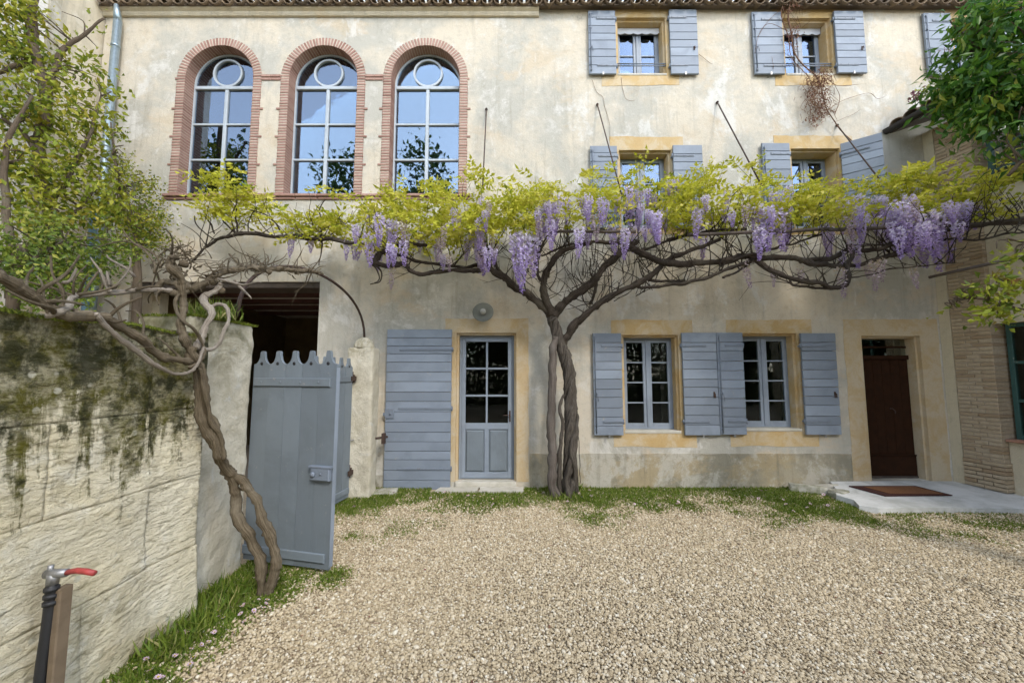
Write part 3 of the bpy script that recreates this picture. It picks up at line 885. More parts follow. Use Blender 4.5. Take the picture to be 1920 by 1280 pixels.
# shutters
_plank_cache = {}
def shutter(hx, z0, z1, w, side, nb, open_deg=0.0, thick=0.035, straps=(0.13, 0.87), strap_len=0.7, bar=False, hook=True, kind='shutter', y=-0.022, wide_strap=True):
    """side=-1: folded back to the left of hinge x, +1: to the right. open_deg swings it off the wall towards the court."""
    s = empty(kind, (hx, y, z0), house)
    ang = R(open_deg)
    s.rotation_euler = (R(random.uniform(-.25, .25)), 0, (ang if side < 0 else -ang))
    H = z1 - z0
    # uneven board heights
    hs = np.array([random.uniform(0.85, 1.15) for _ in range(nb)]); hs = hs / hs.sum() * H
    z = 0.0
    a, b = (-w, -0.004) if side < 0 else (0.004, w)
    for h in hs:
        m = MB(); e = random.uniform(-0.0018, 0.0018); g = 0.003
        ex = random.uniform(0, 0.003)
        m.cbox(a - ex, b + ex, -thick + e, -0.004, z + g, z + h - g, 0.0035)
        m.build('board', 'blue_board', s); z += h
    # ledger battens behind (towards the wall)
    for f in (0.12, 0.8): m = MB(); m.box(a + 0.03, b - 0.03, -0.004, 0.016, H * f, H * (f + 0.08)); m.build('batten', 'blue_board', s)
    for f in straps:
        m = MB()
        L = w * strap_len
        p, q = (b - L, b + 0.006) if side < 0 else (a - 0.006, a + L)
        zc = H * f
        m.cbox(p, q, -thick - 0.010, -thick - 0.001, zc - 0.016, zc + 0.016, 0.004)
        kx = b + 0.012 if side < 0 else a - 0.012
        m.tube([(kx, -thick * 0.6, zc - 0.035), (kx, -thick * 0.6, zc + 0.035)], 0.011, 8)
        m.box(kx - 0.008, kx + 0.008, -0.01, -y + 0.01, zc - 0.012, zc + 0.012)
        for t in (0.15, 0.5, 0.85):
            bx = p + (q - p) * t
            m.lathe([(0.007, 0), (0.006, 0.004), (0.003, 0.006)], bx, -thick - 0.010, zc, 8, 'y')
        m.build('strap_hinge', 'blue_iron', s)
    if bar:
        m = MB(); bx = a + 0.03 if side < 0 else b - 0.03
        m.tube([(bx, -thick - 0.014, 0.03), (bx, -thick - 0.014, H - 0.05)], 0.007, 8)
        for t in (0.06, 0.4, 0.72, 0.94): m.box(bx - 0.014, bx + 0.014, -thick - 0.02, -thick - 0.001, H * t - 0.008, H * t + 0.008)
        m.tube([(bx, -thick - 0.02, H * 0.41), (bx + 0.02, -thick - 0.04, H * 0.40), (bx + 0.025, -thick - 0.035, H * 0.33)], 0.006, 7)
        m.build('locking_bar', 'blue_iron', s)
    elif hook:
        m = MB(); bx = a + 0.06 if side < 0 else b - 0.06
        m.box(bx - 0.012, bx + 0.012, -thick - 0.006, -thick - 0.001, H * 0.36, H * 0.42)
        m.tube([(bx, -thick - 0.004, H * 0.40), (bx, -thick - 0.03, H * 0.40), (bx, -thick - 0.032, H * 0.36)], 0.006, 7)
        m.build('latch', 'iron', s)
    m = MB(); bx = (a + b) / 2
    m.tube([(bx, 0.02, -0.012), (bx, -0.055, -0.014)], 0.006, 6); m.box(bx - 0.012, bx + 0.012, -0.062, -0.05, -0.03, 0.012)
    m.build('shutter_stop', 'tap_metal', s)
    return s
def shut_px(u0, u1, v0, v1, side, nb, **kw):
    x0, x1, z0, z1 = rect(u0, u1, v0, v1)
    f = (CAM_D - 0.05) / CAM_D      # boards stand a little in front of the plaster
    x0 *= f; x1 *= f
    return shutter(x1 if side < 0 else x0, z0, z1, x1 - x0, side, nb, **kw)
shut_px(1104, 1155, 26, 144, -1, 8, bar=True)
shut_px(1256, 1308, 24, 144, 1, 8, strap_len=0.6)
shut_px(1413, 1469, 28, 144, -1, 7, bar=True)
shut_px(1567, 1622, 27, 142, 1, 9, strap_len=0.7)
shut_px(1737, 1788, 30, 146, -1, 7, bar=True)
shut_px(1883, 1935, 30, 146, 1, 7)
shut_px(1108, 1159, 277, 430, -1, 10, bar=True)
shut_px(1264, 1319, 276, 430, 1, 10)
shut_px(1433, 1485, 272, 430, -1, 10, bar=True)
shut_px(1583, 1640, 274, 430, 1, 10, open_deg=38, y=-0.03)
shut_px(1113, 1167, 625, 815, -1, 11, bar=True)
shut_px(1281, 1346, 624, 815, 1, 11)
shut_px(1347, 1396, 624, 814, -1, 11, bar=True)
shut_px(1506, 1571, 625, 814, 1, 11)
ds = shut_px(723, 846, 618, 917, -1, 17, straps=(0.13, 0.5, 0.87), strap_len=0.8, hook=False, kind='door_shutter')
dw = rect(723, 846, 618, 917); H = dw[3] - dw[2]; w = (dw[1] - dw[0])
m = MB(); m.cbox(-w + 0.005, -w + 0.135, -0.052, -0.036, H * 0.44, H * 0.50, 0.004); m.tube([(-w + .09, -.05, H * .47), (-w + .09, -.075, H * .47)], 0.014, 8); m.box(-w - .02, -w + .02, -.05, -.036, H * .455, H * .475)
m.build('lock', 'blue_iron', ds)

# ---- arched windows
brick_n = 0
rest = MB()
def add_brick(M4, lx, ly, lz, parent, mat):
    """a brick lx wide (radial), lz high, ly deep"""
    global brick_n
    e = random.uniform(-0.003, 0.003)
    m = MB() if brick_n < 300 else rest
    m.cbox(-lx / 2, lx / 2, e, ly, -lz / 2, lz / 2, 0.004, M4)
    if brick_n < 300: m.build('brick', mat, parent)
    brick_n += 1
NJ, NA = 42, 40
for ai, cx in enumerate(ARC_X):
    sur = MB()
    n = 36
    def ring(r): return [(cx + r * math.cos(math.pi - math.pi * k / n), A_SPR + r * math.sin(math.pi - math.pi * k / n)) for k in range(n + 1)]
    o_ = [(cx - A_OUT + 0.008, A_SILL - 0.05)] + ring(A_OUT - 0.008) + [(cx + A_OUT - 0.008, A_SILL - 0.05)]
    i_ = [(cx - A_IN - 0.006, A_SILL - 0.05)] + ring(A_IN + 0.006) + [(cx + A_IN + 0.006, A_SILL - 0.05)]
    sur.strip(o_, i_, -0.006, 0.32)
    so = sur.build('arch_surround', 'mortar', house)
    pitch = (A_SPR - A_SILL) / NJ
    for s in (-1, 1):
        for j in range(NJ):
            ext = 0.05 if j in (10, 20, 30) else (0.03 if j in (41,) and not (ai < 2 and s > 0) and not (ai > 0 and s < 0) else random.uniform(0, 0.006))
            w = A_OUT - A_IN + ext
            xc = cx + s * (A_IN + w / 2)
            add_brick(Matrix.Translation((xc, -0.012, A_SILL + pitch * (j + 0.5))), w, 0.32, pitch - 0.014, so, 'brick_red')
    for j in range(NA):
        a = math.pi * (j + 0.5) / NA
        rm = (A_IN + A_OUT) / 2
        M4 = Matrix.Translation((cx + rm * math.cos(a), -0.012, A_SPR + rm * math.sin(a))) @ Matrix.Rotation(-a, 4, 'Y')
        add_brick(M4, A_OUT - A_IN + random.uniform(0, 0.005), 0.32, math.pi * A_IN / NA - 0.011, so, 'brick_red')
    # window
    wd = empty('arched_window', (cx, 0.16, A_SILL), house)
    f = MB(); spr = A_SPR - A_SILL; r0, r1 = A_IN - 0.004, A_IN - 0.028
    def ring0(r): return [(r * math.cos(math.pi - math.pi * k / n), spr + r * math.sin(math.pi - math.pi * k / n)) for k in range(n + 1)]
    f.strip([(-r0, 0.0)] + ring0(r0) + [(r0, 0.0)], [(-r1, 0.0)] + ring0(r1) + [(r1, 0.0)], 0, 0.06)
    f.cbox(-r1, r1, -0.002, 0.058, 0.0, 0.05)
    tr = spr - 0.075
    f.cbox(-r1, r1, -0.012, 0.055, tr, tr + 0.055, 0.006)
    f.cbox(-0.026, 0.026, -0.006, 0.055, 0.05, tr, 0.006)
    rows = [0.05 + (tr - 0.05) * q for q in (0, 0.335, 0.668, 1.0)]
    for q in rows[1:3]:
        f.cbox(-r1, -0.026, -0.004, 0.05, q - 0.016, q + 0.016, 0.004); f.cbox(0.026, r1, -0.004, 0.05, q - 0.016, q + 0.016, 0.004)
    rc = 0.235; zc = tr + 0.055 + rc - 0.012
    cir = lambda r: [(r * math.cos(2 * math.pi * k / 40), zc + r * math.sin(2 * math.pi * k / 40)) for k in range(40)][::-1]
    f.strip(cir(rc), cir(rc - 0.03), -0.006, 0.05, True)
    f.build('frame', 'frame_white', wd)
    for i in range(3):
        for (p, q) in ((-r1, -0.026), (0.026, r1)):
            g = MB(); t = random.uniform(-0.002, 0.002)
            g.box(p - 0.003, q + 0.003, 0.022 + t, 0.027 + t, rows[i] + 0.002, rows[i + 1] - 0.002)
            g.build('pane', 'glass_arch', wd)
    g = MB()
    base = tr + 0.05; hw = r1
    g.prism([(-hw, base), (hw, base)] + [(hw * math.cos(math.pi * k / 24), spr + hw * math.sin(math.pi * k / 24)) for k in range(25)], 0.022, 0.027)
    g.build('pane', 'glass_arch', wd)
if rest.v: rest.build('brick_courses', 'brick_red', house)['kind'] = 'stuff'
# string course between the arches, sill moulding
for a, b in ((0, 1), (1, 2)):
    xa, xb = ARC_X[a] + A_OUT + 0.004, ARC_X[b] - A_OUT - 0.004
    nb = 2
    for row in range(2):
        for i in range(nb):
            m = MB(); wv = (xb - xa) / nb
            m.cbox(xa + wv * i + 0.003, xa + wv * (i + 1) - 0.003, -0.016 - 0.008 * row, 0.02, A_SPR - 0.05 + row * 0.047, A_SPR - 0.05 + row * 0.047 + 0.040, 0.004)
            m.build('string_brick', 'brick_red', house)
m0 = ARC_X[0] - A_OUT - 0.06; m1 = ARC_X[2] + A_OUT + 0.06
ns = 14
for i in range(ns):
    w = (m1 - m0) / ns
    m = MB()
    m.cbox(m0 + w * i + 0.002, m0 + w * (i + 1) - 0.002, -0.05 + random.uniform(-.003, .003), 0.26, A_SILL - 0.045, A_SILL - 0.004, 0.008)
    m.cbox(m0 + 0.01 + w * i + 0.002, m0 + 0.01 + w * (i + 1) - 0.012, -0.025, 0.0, A_SILL - 0.085, A_SILL - 0.049, 0.006)
    m.build('sill_brick', 'brick_red', house)

# ---- cornice and roof
m = MB()
prof = [(-0.004, 7.165), (-0.035, 7.17), (-0.05, 7.20), (-0.05, 7.225), (-0.085, 7.25), (-0.085, 7.30), (-0.004, 7.30)]
vs = []
cx0, cx1 = WX0 - 0.02, FX(1010, 20)
for x in (cx0, cx1): vs += [(x, y, z) for y, z in prof]
k = len(prof)
m.add(vs, [tuple((i, i + 1, i + 1 + k, i + k)) for i in range(k - 1)] + [tuple(range(k - 1, -1, -1)), tuple(range(k, 2 * k))])
m.build('cornice', 'plaster_pale', house)
roof = MB()
roof.add([(WX0 - 0.2, -0.10, 7.30), (WX1, -0.10, 7.30), (WX1, 5.5, 8.9), (WX0 - 0.2, 5.5, 8.9), (WX0 - 0.2, -0.10, 7.27), (WX1, -0.10, 7.27), (WX1, 5.5, 8.87), (WX0 - 0.2, 5.5, 8.87)],
         [(0, 1, 2, 3), (7, 6, 5, 4), (0, 4, 5, 1), (1, 5, 6, 2), (2, 6, 7, 3), (3, 7, 4, 0)])
ro = roof.build('roof', 'roof_tile', house)
def tile_mesh(up, r0=0.085, r1=0.07, L=0.46, seg=8):
    m = MB(); vs = []
    for (yy, r) in ((0, r0), (L, r1)):
        for k in range(seg + 1):
            a = math.pi * k / seg
            for rr in (r, r - 0.013):
                vs.append((rr * math.cos(a), yy, (1 if up else -1) * rr * math.sin(a) * 0.8))
    fs = []
    o = 2 * (seg + 1)
    for k in range(seg):
        a, b = 2 * k, 2 * k + 2
        fs += [(a, b, o + b, o + a), (a + 1, o + a + 1, o + b + 1, b + 1), (a, a + 1, b + 1, b), (o + a, o + b, o + b + 1, o + a + 1)]
    m.add(vs, fs, None, None, True)
    return m.mesh('roof_tile')
tu, td = tile_mesh(True), tile_mesh(False)
for t in (tu, td): t.materials.append(M['roof_tile'])
slope = math.atan2(1.6, 5.6)
x = WX0 - 0.1; i = 0
while x < 8.6:
    for kind, me_, dx, dz, dy in ((0, td, 0, 0.088, 0.0), (1, tu, 0.095, 0.095, 0.02)):
        o = bpy.data.objects.new('roof_tile', me_); COL.objects.link(o); o.parent = ro
        o.location = (x + dx + random.uniform(-.006, .006), -0.165 + dy + random.uniform(-.012, .012), 7.232 + dz + random.uniform(-.006, .006))
        o.rotation_euler = (slope + random.uniform(-.02, .02), random.uniform(-.05, .05), random.uniform(-.03, .03))
    x += 0.19
# second and later tile rows, as one mass
m = MB()
for r in range(1, 13):
    yy = -0.165 + 0.36 * r * math.cos(slope); zz = 7.33 + 0.36 * r * math.sin(slope)
    x = WX0 - 0.1
    while x < 10.8:
        seg = 5
        c, s_ = math.cos(slope), math.sin(slope)
        vs = []
        for (l, rr) in ((0, 0.085), (0.42, 0.072)):
            for k in range(seg + 1):
                a = math.pi * k / seg
                px, pz_ = x + 0.095 + rr * math.cos(a), rr * math.sin(a) * 0.8
                vs.append((px, yy + l * c, zz + l * s_ + pz_))
        m.add(vs, [(k, k + 1, seg + 2 + k, seg + 1 + k) for k in range(seg)])
        x += 0.19
o = m.build('tile_rows', 'roof_tile', ro); o['kind'] = 'stuff'

# ---- downpipe at the left corner
m = MB()
a, b = P(222, 45, 0.09), P(203, 232, 0.09)
px = FX(213, 140) * (CAM_D - .09) / CAM_D
m.tube([(px, -0.10, 7.02), (px, -0.10, 0.1)], 0.052, 14)
m.tube([(px - 0.01, -0.13, 7.25), (px, -0.115, 7.12), (px, -0.10, 7.0)], [0.03, 0.045, 0.052], 12)
for z in (6.6, 5.0, 3.2, 1.5): m.tube([(px, -0.10, z - 0.02), (px, -0.10, z + 0.02)], 0.057, 14)
m.build('downpipe', 'zinc', house)
m = MB(); q = P(166, 520, 0.35); m.tube([(q.x, -0.35, 3.9), (q.x, -0.35, 0.0)], 0.045, 12); m.build('lower_downpipe', 'blue_pipe', house)

# ---- inside of the house: dim rooms behind the panes
m = MB()
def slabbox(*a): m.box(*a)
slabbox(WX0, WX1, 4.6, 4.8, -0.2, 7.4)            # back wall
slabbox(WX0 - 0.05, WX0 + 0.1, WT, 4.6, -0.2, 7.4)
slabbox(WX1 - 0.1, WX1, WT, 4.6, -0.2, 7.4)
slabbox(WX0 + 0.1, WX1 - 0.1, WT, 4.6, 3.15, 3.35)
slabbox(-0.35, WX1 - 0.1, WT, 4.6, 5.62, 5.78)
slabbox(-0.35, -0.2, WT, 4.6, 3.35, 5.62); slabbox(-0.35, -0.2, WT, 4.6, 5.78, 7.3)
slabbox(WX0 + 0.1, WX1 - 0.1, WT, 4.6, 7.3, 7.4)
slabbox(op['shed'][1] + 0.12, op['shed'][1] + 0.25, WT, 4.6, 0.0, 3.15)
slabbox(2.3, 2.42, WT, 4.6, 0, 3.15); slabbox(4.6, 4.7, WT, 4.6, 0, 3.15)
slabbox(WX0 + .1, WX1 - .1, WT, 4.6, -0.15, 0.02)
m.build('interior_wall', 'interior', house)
# shed behind the big opening: ceiling boards and red beams
sx0, sx1 = op['shed'][0] - 0.3, op['shed'][1] + 0.1
m = MB(); m.box(sx0, sx1, WT + 0.01, 4.5, 3.06, 3.14); m.build('shed_ceiling', 'ceiling_white', house)
for y in (0.55, 1.15, 1.8, 2.5, 3.3):
    m = MB(); m.cbox(sx0, sx1, y, y + 0.16, 2.985, 3.06, 0.01); m.build('ceiling_beam', 'beam', house)
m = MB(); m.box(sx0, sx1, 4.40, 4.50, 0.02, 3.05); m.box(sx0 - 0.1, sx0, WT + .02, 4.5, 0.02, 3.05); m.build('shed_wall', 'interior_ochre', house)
m = MB(); m.box(sx0 + .3, sx0 + 0.42, WT - 0.05, WT + 0.1, 0.0, 2.9); m.build('shed_jamb', 'plaster_pale', house)
m = MB(); m.cbox(op['shed'][0] - 0.1, op['shed'][1] - 0.001, 0.03, WT - 0.01, op['shed'][3] - 0.09, op['shed'][3] - 0.002, 0.01); m.build('lintel_beam', 'dark_wood', house)

# ================================================================== LEFT NEIGHBOUR
nb = empty('neighbouring_building', (WX0, 0, 0))
tag(nb, 'pale plastered neighbouring building half hidden behind the trees at the left', 'building')
m = MB(); m.box(-3.0, -0.02, -0.62, 4, 0, 8.4); m.build('wall', 'plaster_pale', nb)
m = MB(); m.box(-3.0, 0.01, -1.7, -0.625, 0, 8.4); m.build('wall', 'white_wall', nb)
m = MB(); m.box(-3.0, 0.05, -0.72, -0.6, 0, 8.39); m.build('corner_strip', 'plaster_grey', nb)
m = MB(); m.box(-3.1, 0.2, -1.8, 4, 8.4, 8.5); m.build('roof', 'roof_tile', nb)

# ================================================================== RIGHT WING
TH = math.atan2(-0.9885, 0.151)
wing = empty('brick_wing', (6.25, 0, 0), None, TH)
tag(wing, 'brick and plaster wing with dark green window frames at the right edge', 'building')
S0, S1, SE = 0.13, 0.54, 4.5
WZ0, WZ1, UZ0, UZ1 = 0.77, 2.27, 4.05, 5.0
m = MB(); m.box(0.004, S0, -0.002, 0.35, 0, 5.25); m.build('corner_pilaster', 'cream_strip', wing)
m = MB()
m.box(S0, S1 - 0.012, 0.012, 0.35, 0, 5.25)                       # core of the pier
m.build('pier_core', 'mortar', wing)
m = MB()
m.box(S1, SE, 0.10, 0.35, 0, WZ0 - 0.03); m.box(S1, SE, 0.06, 0.35, WZ1, UZ0); m.box(S1, SE, 0.06, 0.35, UZ1, 5.25)
m.box(1.75, SE, 0.08, 0.34, WZ0 - 0.03, WZ1); m.box(1.75, SE, 0.08, 0.34, UZ0, UZ1)
m.build('wall', 'cream_strip', wing)
m = MB(); m.cbox(S1 + 0.004, 1.9, 0.04, 0.30, WZ0 - 0.03, WZ0, 0.006); m.build('window_sill', 'terracotta', wing)
ch = 0.052; z = 0.10; row = 0; nbk = 0
while z < 5.2:
    proud = -0.022 if z < 0.46 else 0.0
    e1 = S1 + (0.018 if z < 0.46 else 0)
    e0 = S0 + 0.002
    cuts = [e0, e0 + 0.135, e1 - 0.135, e1] if row % 2 else [e0, e0 + 0.2, e1]
    for a, b in zip(cuts[:-1], cuts[1:]):
        hidden = 2.75 < z < 3.9
        m = MB(); j = random.uniform(-0.003, 0.003)
        m.cbox(a + 0.004, b - 0.004, proud + j, 0.30 if b == e1 else 0.06, z + 0.004, z + ch - 0.004, 0.004)
        m.build('brick', 'brick_tan', wing); nbk += 1
    z += ch; row += 1
def wing_window(z0, z1, nm):
    w = empty('window', (S1 + 0.02, 0.20, z0), wing)
    W, H = 1.15, z1 - z0
    f = MB(); t = 0.05
    f.cbox(0, t, 0, 0.05, 0, H); f.cbox(W - t, W, 0, 0.05, 0, H); f.cbox(t, W - t, 0, 0.05, 0, t); f.cbox(t, W - t, 0, 0.05, H - t, H)
    for q in (0.33, 0.66): f.cbox(t, W - t, 0.004, 0.045, H * q - 0.018, H * q + 0.018)
    f.cbox(W / 2 - 0.03, W / 2 + 0.03, 0.002, 0.048, t, H - t)
    f.build('frame', 'green_frame', w)
    for i in range(3):
        for p, q in ((t, W / 2 - 0.03), (W / 2 + 0.03, W - t)):
            g = MB(); g.box(p, q, 0.022, 0.026, H * i / 3 + 0.02, H * (i + 1) / 3 - 0.02); g.build('pane', 'glass_old', w)
wing_window(WZ0, WZ1, 'l'); wing_window(UZ0, UZ1, 'u')
m = MB(); m.box(0.3, SE, 1.2, 1.3, 0, 5.2); m.box(0.3, SE, 0.36, 1.2, 2.9, 3.1); m.box(0.2, 0.3, .36, 1.3, 0, 5.2); m.build('interior_wall', 'interior', wing)
# eave: sloping boarding, gutter, a row of tiles
m = MB()
m.add([(-0.06, -0.50, 5.28), (SE, -0.50, 5.28), (SE, 0.9, 5.75), (-0.06, 0.9, 5.75), (-0.06, -0.50, 5.25), (SE, -0.50, 5.25), (SE, 0.9, 5.72), (-0.06, 0.9, 5.72)],
      [(0, 1, 2, 3), (7, 6, 5, 4), (0, 4, 5, 1), (1, 5, 6, 2), (2, 6, 7, 3), (3, 7, 4, 0)])
wr = m.build('roof', 'dark_wood', wing)
m = MB(); sg = 10; vs = []
for s_ in (-0.07, SE):
    for k in range(sg + 1):
        a = math.pi + math.pi * k / sg
        for rr in (0.062, 0.056): vs.append((s_, -0.555 + rr * math.cos(a), 5.30 + rr * math.sin(a)))
o_ = 2 * (sg + 1); fs = []
for k in range(sg):
    a, b = 2 * k, 2 * k + 2
    fs += [(a, b, o_ + b, o_ + a), (a + 1, o_ + a + 1, o_ + b + 1, b + 1), (a, a + 1, b + 1, b), (o_ + a, o_ + b, o_ + b + 1, o_ + a + 1)]
fs.append(tuple(range(0, o_, 2)))
m.add(vs, fs, None, None, True); m.build('gutter', 'gutter', wing)
for i in range(12):
    o = bpy.data.objects.new('roof_tile', tu); COL.objects.link(o); o.parent = wr
    o.location = (0.06 + i * 0.19, -0.53 + random.uniform(-.02, .02), 5.33); o.rotation_euler = (math.atan2(.47, 1.4), random.uniform(-.06, .06), random.uniform(-.05, .05)); o.scale = (1.15, 1.2, 1.15)
    o = bpy.data.objects.new('roof_tile', tu); COL.objects.link(o); o.parent = wr
    o.location = (0.06 + i * 0.19, -0.12 + random.uniform(-.02, .02), 5.47); o.rotation_euler = (math.atan2(.47, 1.4), random.uniform(-.06, .06), random.uniform(-.05, .05)); o.scale = (1.15, 1.2, 1.15)

# ================================================================== STONE WALL, PIER, POST, GATE
gw = empty('garden_wall', (-2.2, -2.86, 0))
tag(gw, 'mossy tooled stone garden wall along the left side of the court', 'wall')
WALLX = -2.2
def wall_off(y, z):
    """how far the worn face bulges towards the court"""
    p = Vector((0.3, y, z))
    b = 0.05 * max(0, 1 - z / 0.9) ** 1.5
    b += 0.03 * mnoise.noise(p * 1.3) + 0.014 * mnoise.noise(p * 4.0) + 0.006 * mnoise.noise(p * 13) + 0.004 * mnoise.noise(Vector((0, y * 9 + z * 6, z * 32)))
    b += 0.05 * max(0, (y + 3.15) / 0.3) if y > -3.15 else 0
    return b
def stone_block(y0, y1, z0, z1, proud):
    res = 0.014
    ny, nz = max(2, int((y1 - y0) / res)), max(2, int((z1 - z0) / res))
    m = MB(); vs = []
    g = 0.0008
    for i in range(ny + 1):
        for j in range(nz + 1):
            y = y0 + g + (y1 - y0 - 2 * g) * i / ny; z = z0 + g + (z1 - z0 - 2 * g) * j / nz
            e = min(i, ny - i, j, nz - j)
            x = wall_off(y, z) + proud - (0.0015 if e == 0 else 0)
            vs.append((x, y + 2.86, z))
    fs = []
    for i in range(ny):
        for j in range(nz):
            a = i * (nz + 1) + j
            fs.append((a, a + nz + 1, a + nz + 2, a + 1))
    # sides going back
    rim = [i * (nz + 1) for i in range(ny + 1)] + [ny * (nz + 1) + j for j in range(1, nz + 1)] + [i * (nz + 1) + nz for i in range(ny - 1, -1, -1)] + [j for j in range(nz - 1, 0, -1)]
    n0 = len(vs)
    for k in rim: vs.append((-0.34, vs[k][1], vs[k][2]))
    L = len(rim)
    for k in range(L):
        k2 = (k + 1) % L
        fs.append((rim[k2], rim[k], n0 + k, n0 + k2))
    m.add(vs, fs, None, None, True)
    return m.build('stone_block', 'stone', gw)
courses = [(0.0, 0.46, [-6.6, -5.4, -4.5, -3.55, -2.86]), (0.46, 0.93, [-6.6, -5.9, -4.9, -4.05, -3.2, -2.86]), (0.93, 1.38, [-6.6, -5.3, -4.35, -3.72, -2.86]), (1.38, 1.90, [-6.6, -5.6, -4.6, -3.95, -3.22, -2.86])]
for z0, z1, ys in courses:
    for a, b in zip(ys[:-1], ys[1:]): stone_block(a, b, z0, z1, random.uniform(-0.004, 0.006))
m = MB(); m.box(-0.33, -0.03, -3.7, -0.02, 0, 1.88); m.build('wall_core', 'mortar', gw)
# moss on the coping: tufted cushion
def moss_patch(parent, ox, oy, fn_pos, n, hmax, mat='moss'):
    pos = fn_pos(n)
    d = np.stack([rng.normal(0, .45, n), rng.normal(0, .45, n), np.ones(n)], 1)
    q = leaf_quads(pos, d, rng.uniform(0.3, 1.0, n) * hmax, 0.008, 0.3)
    rr = np.repeat(np.clip(rng.normal(0.5, .25, n), 0, 1), 2)
    o = np_mesh('moss', q, None, mat, rr, parent); o['kind'] = 'stuff'
    return o
def mp(n):
    y = rng.uniform(-1.9, 0.0, n); x = rng.uniform(-0.34, 0.035, n)
    z = 1.885 + 0.012 * np.sin(y * 9 + x * 13) - 0.03 * np.maximum(0, x) * 10 * rng.random(n)
    return np.stack([x, y, z], 1)
moss_patch(gw, 0, 0, mp, 14000, 0.026)

pier = empty('gate_pier', (-2.28, -2.5, 0))
tag(pier, 'rough rendered gate pier with mossy top where the stone wall ends', 'pier')
def rough_box(x0, x1, y0, y1, z0, z1, res, amp, seed, ragged=0.0):
    """rendered masonry box with uneven faces and worn edges"""
    m = MB()
    def dis(p):
        q = p * 3.0 + Vector((seed, seed, 0)); r_ = p * 11 + Vector((0, seed, 3))
        c = Vector(((x0 + x1) / 2, (y0 + y1) / 2, (z0 + z1) / 2))
        w = Vector((mnoise.noise(q), mnoise.noise(q + Vector((7, 1, 2))), 0.4 * mnoise.noise(q + Vector((2, 8, 5))))) * amp
        w += Vector((mnoise.noise(r_), mnoise.noise(r_ + Vector((5, 5, 1))), 0)) * amp * 0.5
        # round the arrises
        ex = min(p.x - x0, x1 - p.x); ey = min(p.y - y0, y1 - p.y); ez = z1 - p.z
        k = 0
        if ex < 0.02 and ey < 0.02: k += 0.012
        if ez < 0.02 and (ex < .02 or ey < .02): k += 0.012
        d = (Vector((c.x, c.y, p.z)) - p)
        if d.length > 0: w += d.normalized() * k
        return p + w
    def face(o, a, b, na, nb):
        vs = [dis(o + a * (i / na) + b * (j / nb)) for i in range(na + 1) for j in range(nb + 1)]
        fs = [(i * (nb + 1) + j, (i + 1) * (nb + 1) + j, (i + 1) * (nb + 1) + j + 1, i * (nb + 1) + j + 1) for i in range(na) for j in range(nb)]
        m.add(vs, fs, None, None, True)
    X, Y, Z = Vector((x1 - x0, 0, 0)), Vector((0, y1 - y0, 0)), Vector((0, 0, z1 - z0))
    nx, ny, nz = [max(2, int(l / res)) for l in (x1 - x0, y1 - y0, z1 - z0)]
    o = Vector((x0, y0, z0))
    face(o, X, Z, nx, nz); face(o + X, Y, Z, ny, nz); face(o + X + Y, -X, Z, nx, nz); face(o + Y, -Y, Z, ny, nz); face(o + Z, X, Y, nx, ny)
    return m
rough_box(-0.42, 0.0, -0.345, 0.30, 0, 2.03, 0.022, 0.016, 3).build('shaft', 'pier', pier)
def mp2(n):
    x = rng.uniform(-0.42, 0.02, n); y = rng.uniform(-0.35, 0.32, n)
    return np.stack([x, y, np.full(n, 2.025)], 1)
moss_patch(pier, 0, 0, mp2, 5000, 0.035)
def tuft(n):
    a = rng.normal(0, .07, (n, 2)); return np.stack([-0.05 + a[:, 0], -0.1 + a[:, 1], np.full(n, 2.03)], 1)
pos = tuft(350)
q = leaf_quads(pos, np.stack([rng.normal(0, .35, 350), rng.normal(0, .35, 350), np.ones(350)], 1), rng.uniform(.06, .2, 350), .012, .4)
np_mesh('pier_grass', q, None, 'grass', np.repeat(rng.random(350), 2), pier)['kind'] = 'stuff'

pp = P(668, 935, 0.46)
gp = empty('gate_post', (-2.02, -0.34, 0))
tag(gp, 'square lichened stone gate post with domed cap beside the door shutter', 'post')
rough_box(-0.17, 0.17, -0.13, 0.13, 0, 1.96, 0.022, 0.016, 11).build('shaft', 'post', gp)
m = MB(); m.lathe([(0.135, 0), (0.135, 0.03), (0.125, 0.07), (0.098, 0.115), (0.055, 0.145), (0.015, 0.155)], 0, 0, 1.955, 20); m.build('domed_cap', 'post', gp)
m = MB()
for z in (0.35, 1.55):
    m.box(-0.10, -0.06, -0.17, -0.12, z - 0.05, z + 0.05); m.tube([(-0.08, -0.165, z - 0.07), (-0.08, -0.165, z + 0.09)], 0.014, 8)
m.build('hinge_pin', 'iron', gp)
m = MB()
m.tube([(0.17, 0.05, 0.74), (0.29, 0.18, 0.74)], 0.016, 8); m.box(0.24, 0.28, 0.08, 0.15, 0.66, 0.8); m.build('wall_hook', 'iron', gp)

# iron arch between pier and post
m = MB()
pts = []
for k in range(25):
    t = k / 24
    a = math.pi * t
    y = -1.41 + 1.07 * math.cos(a) * 1.0
    yy = -0.34 + (-2.48 + 0.34) * (0.5 - 0.5 * math.cos(a))
    pts.append(Vector((-2.02 - 0.22 * t, yy, 2.09 + 0.62 * math.sin(a) ** 0.75)))
ia = m.tube(pts, 0.016, 8, True).build('iron_arch', 'iron')
tag(ia, 'thin dark iron arch curving over the gate from the domed post', 'arch')

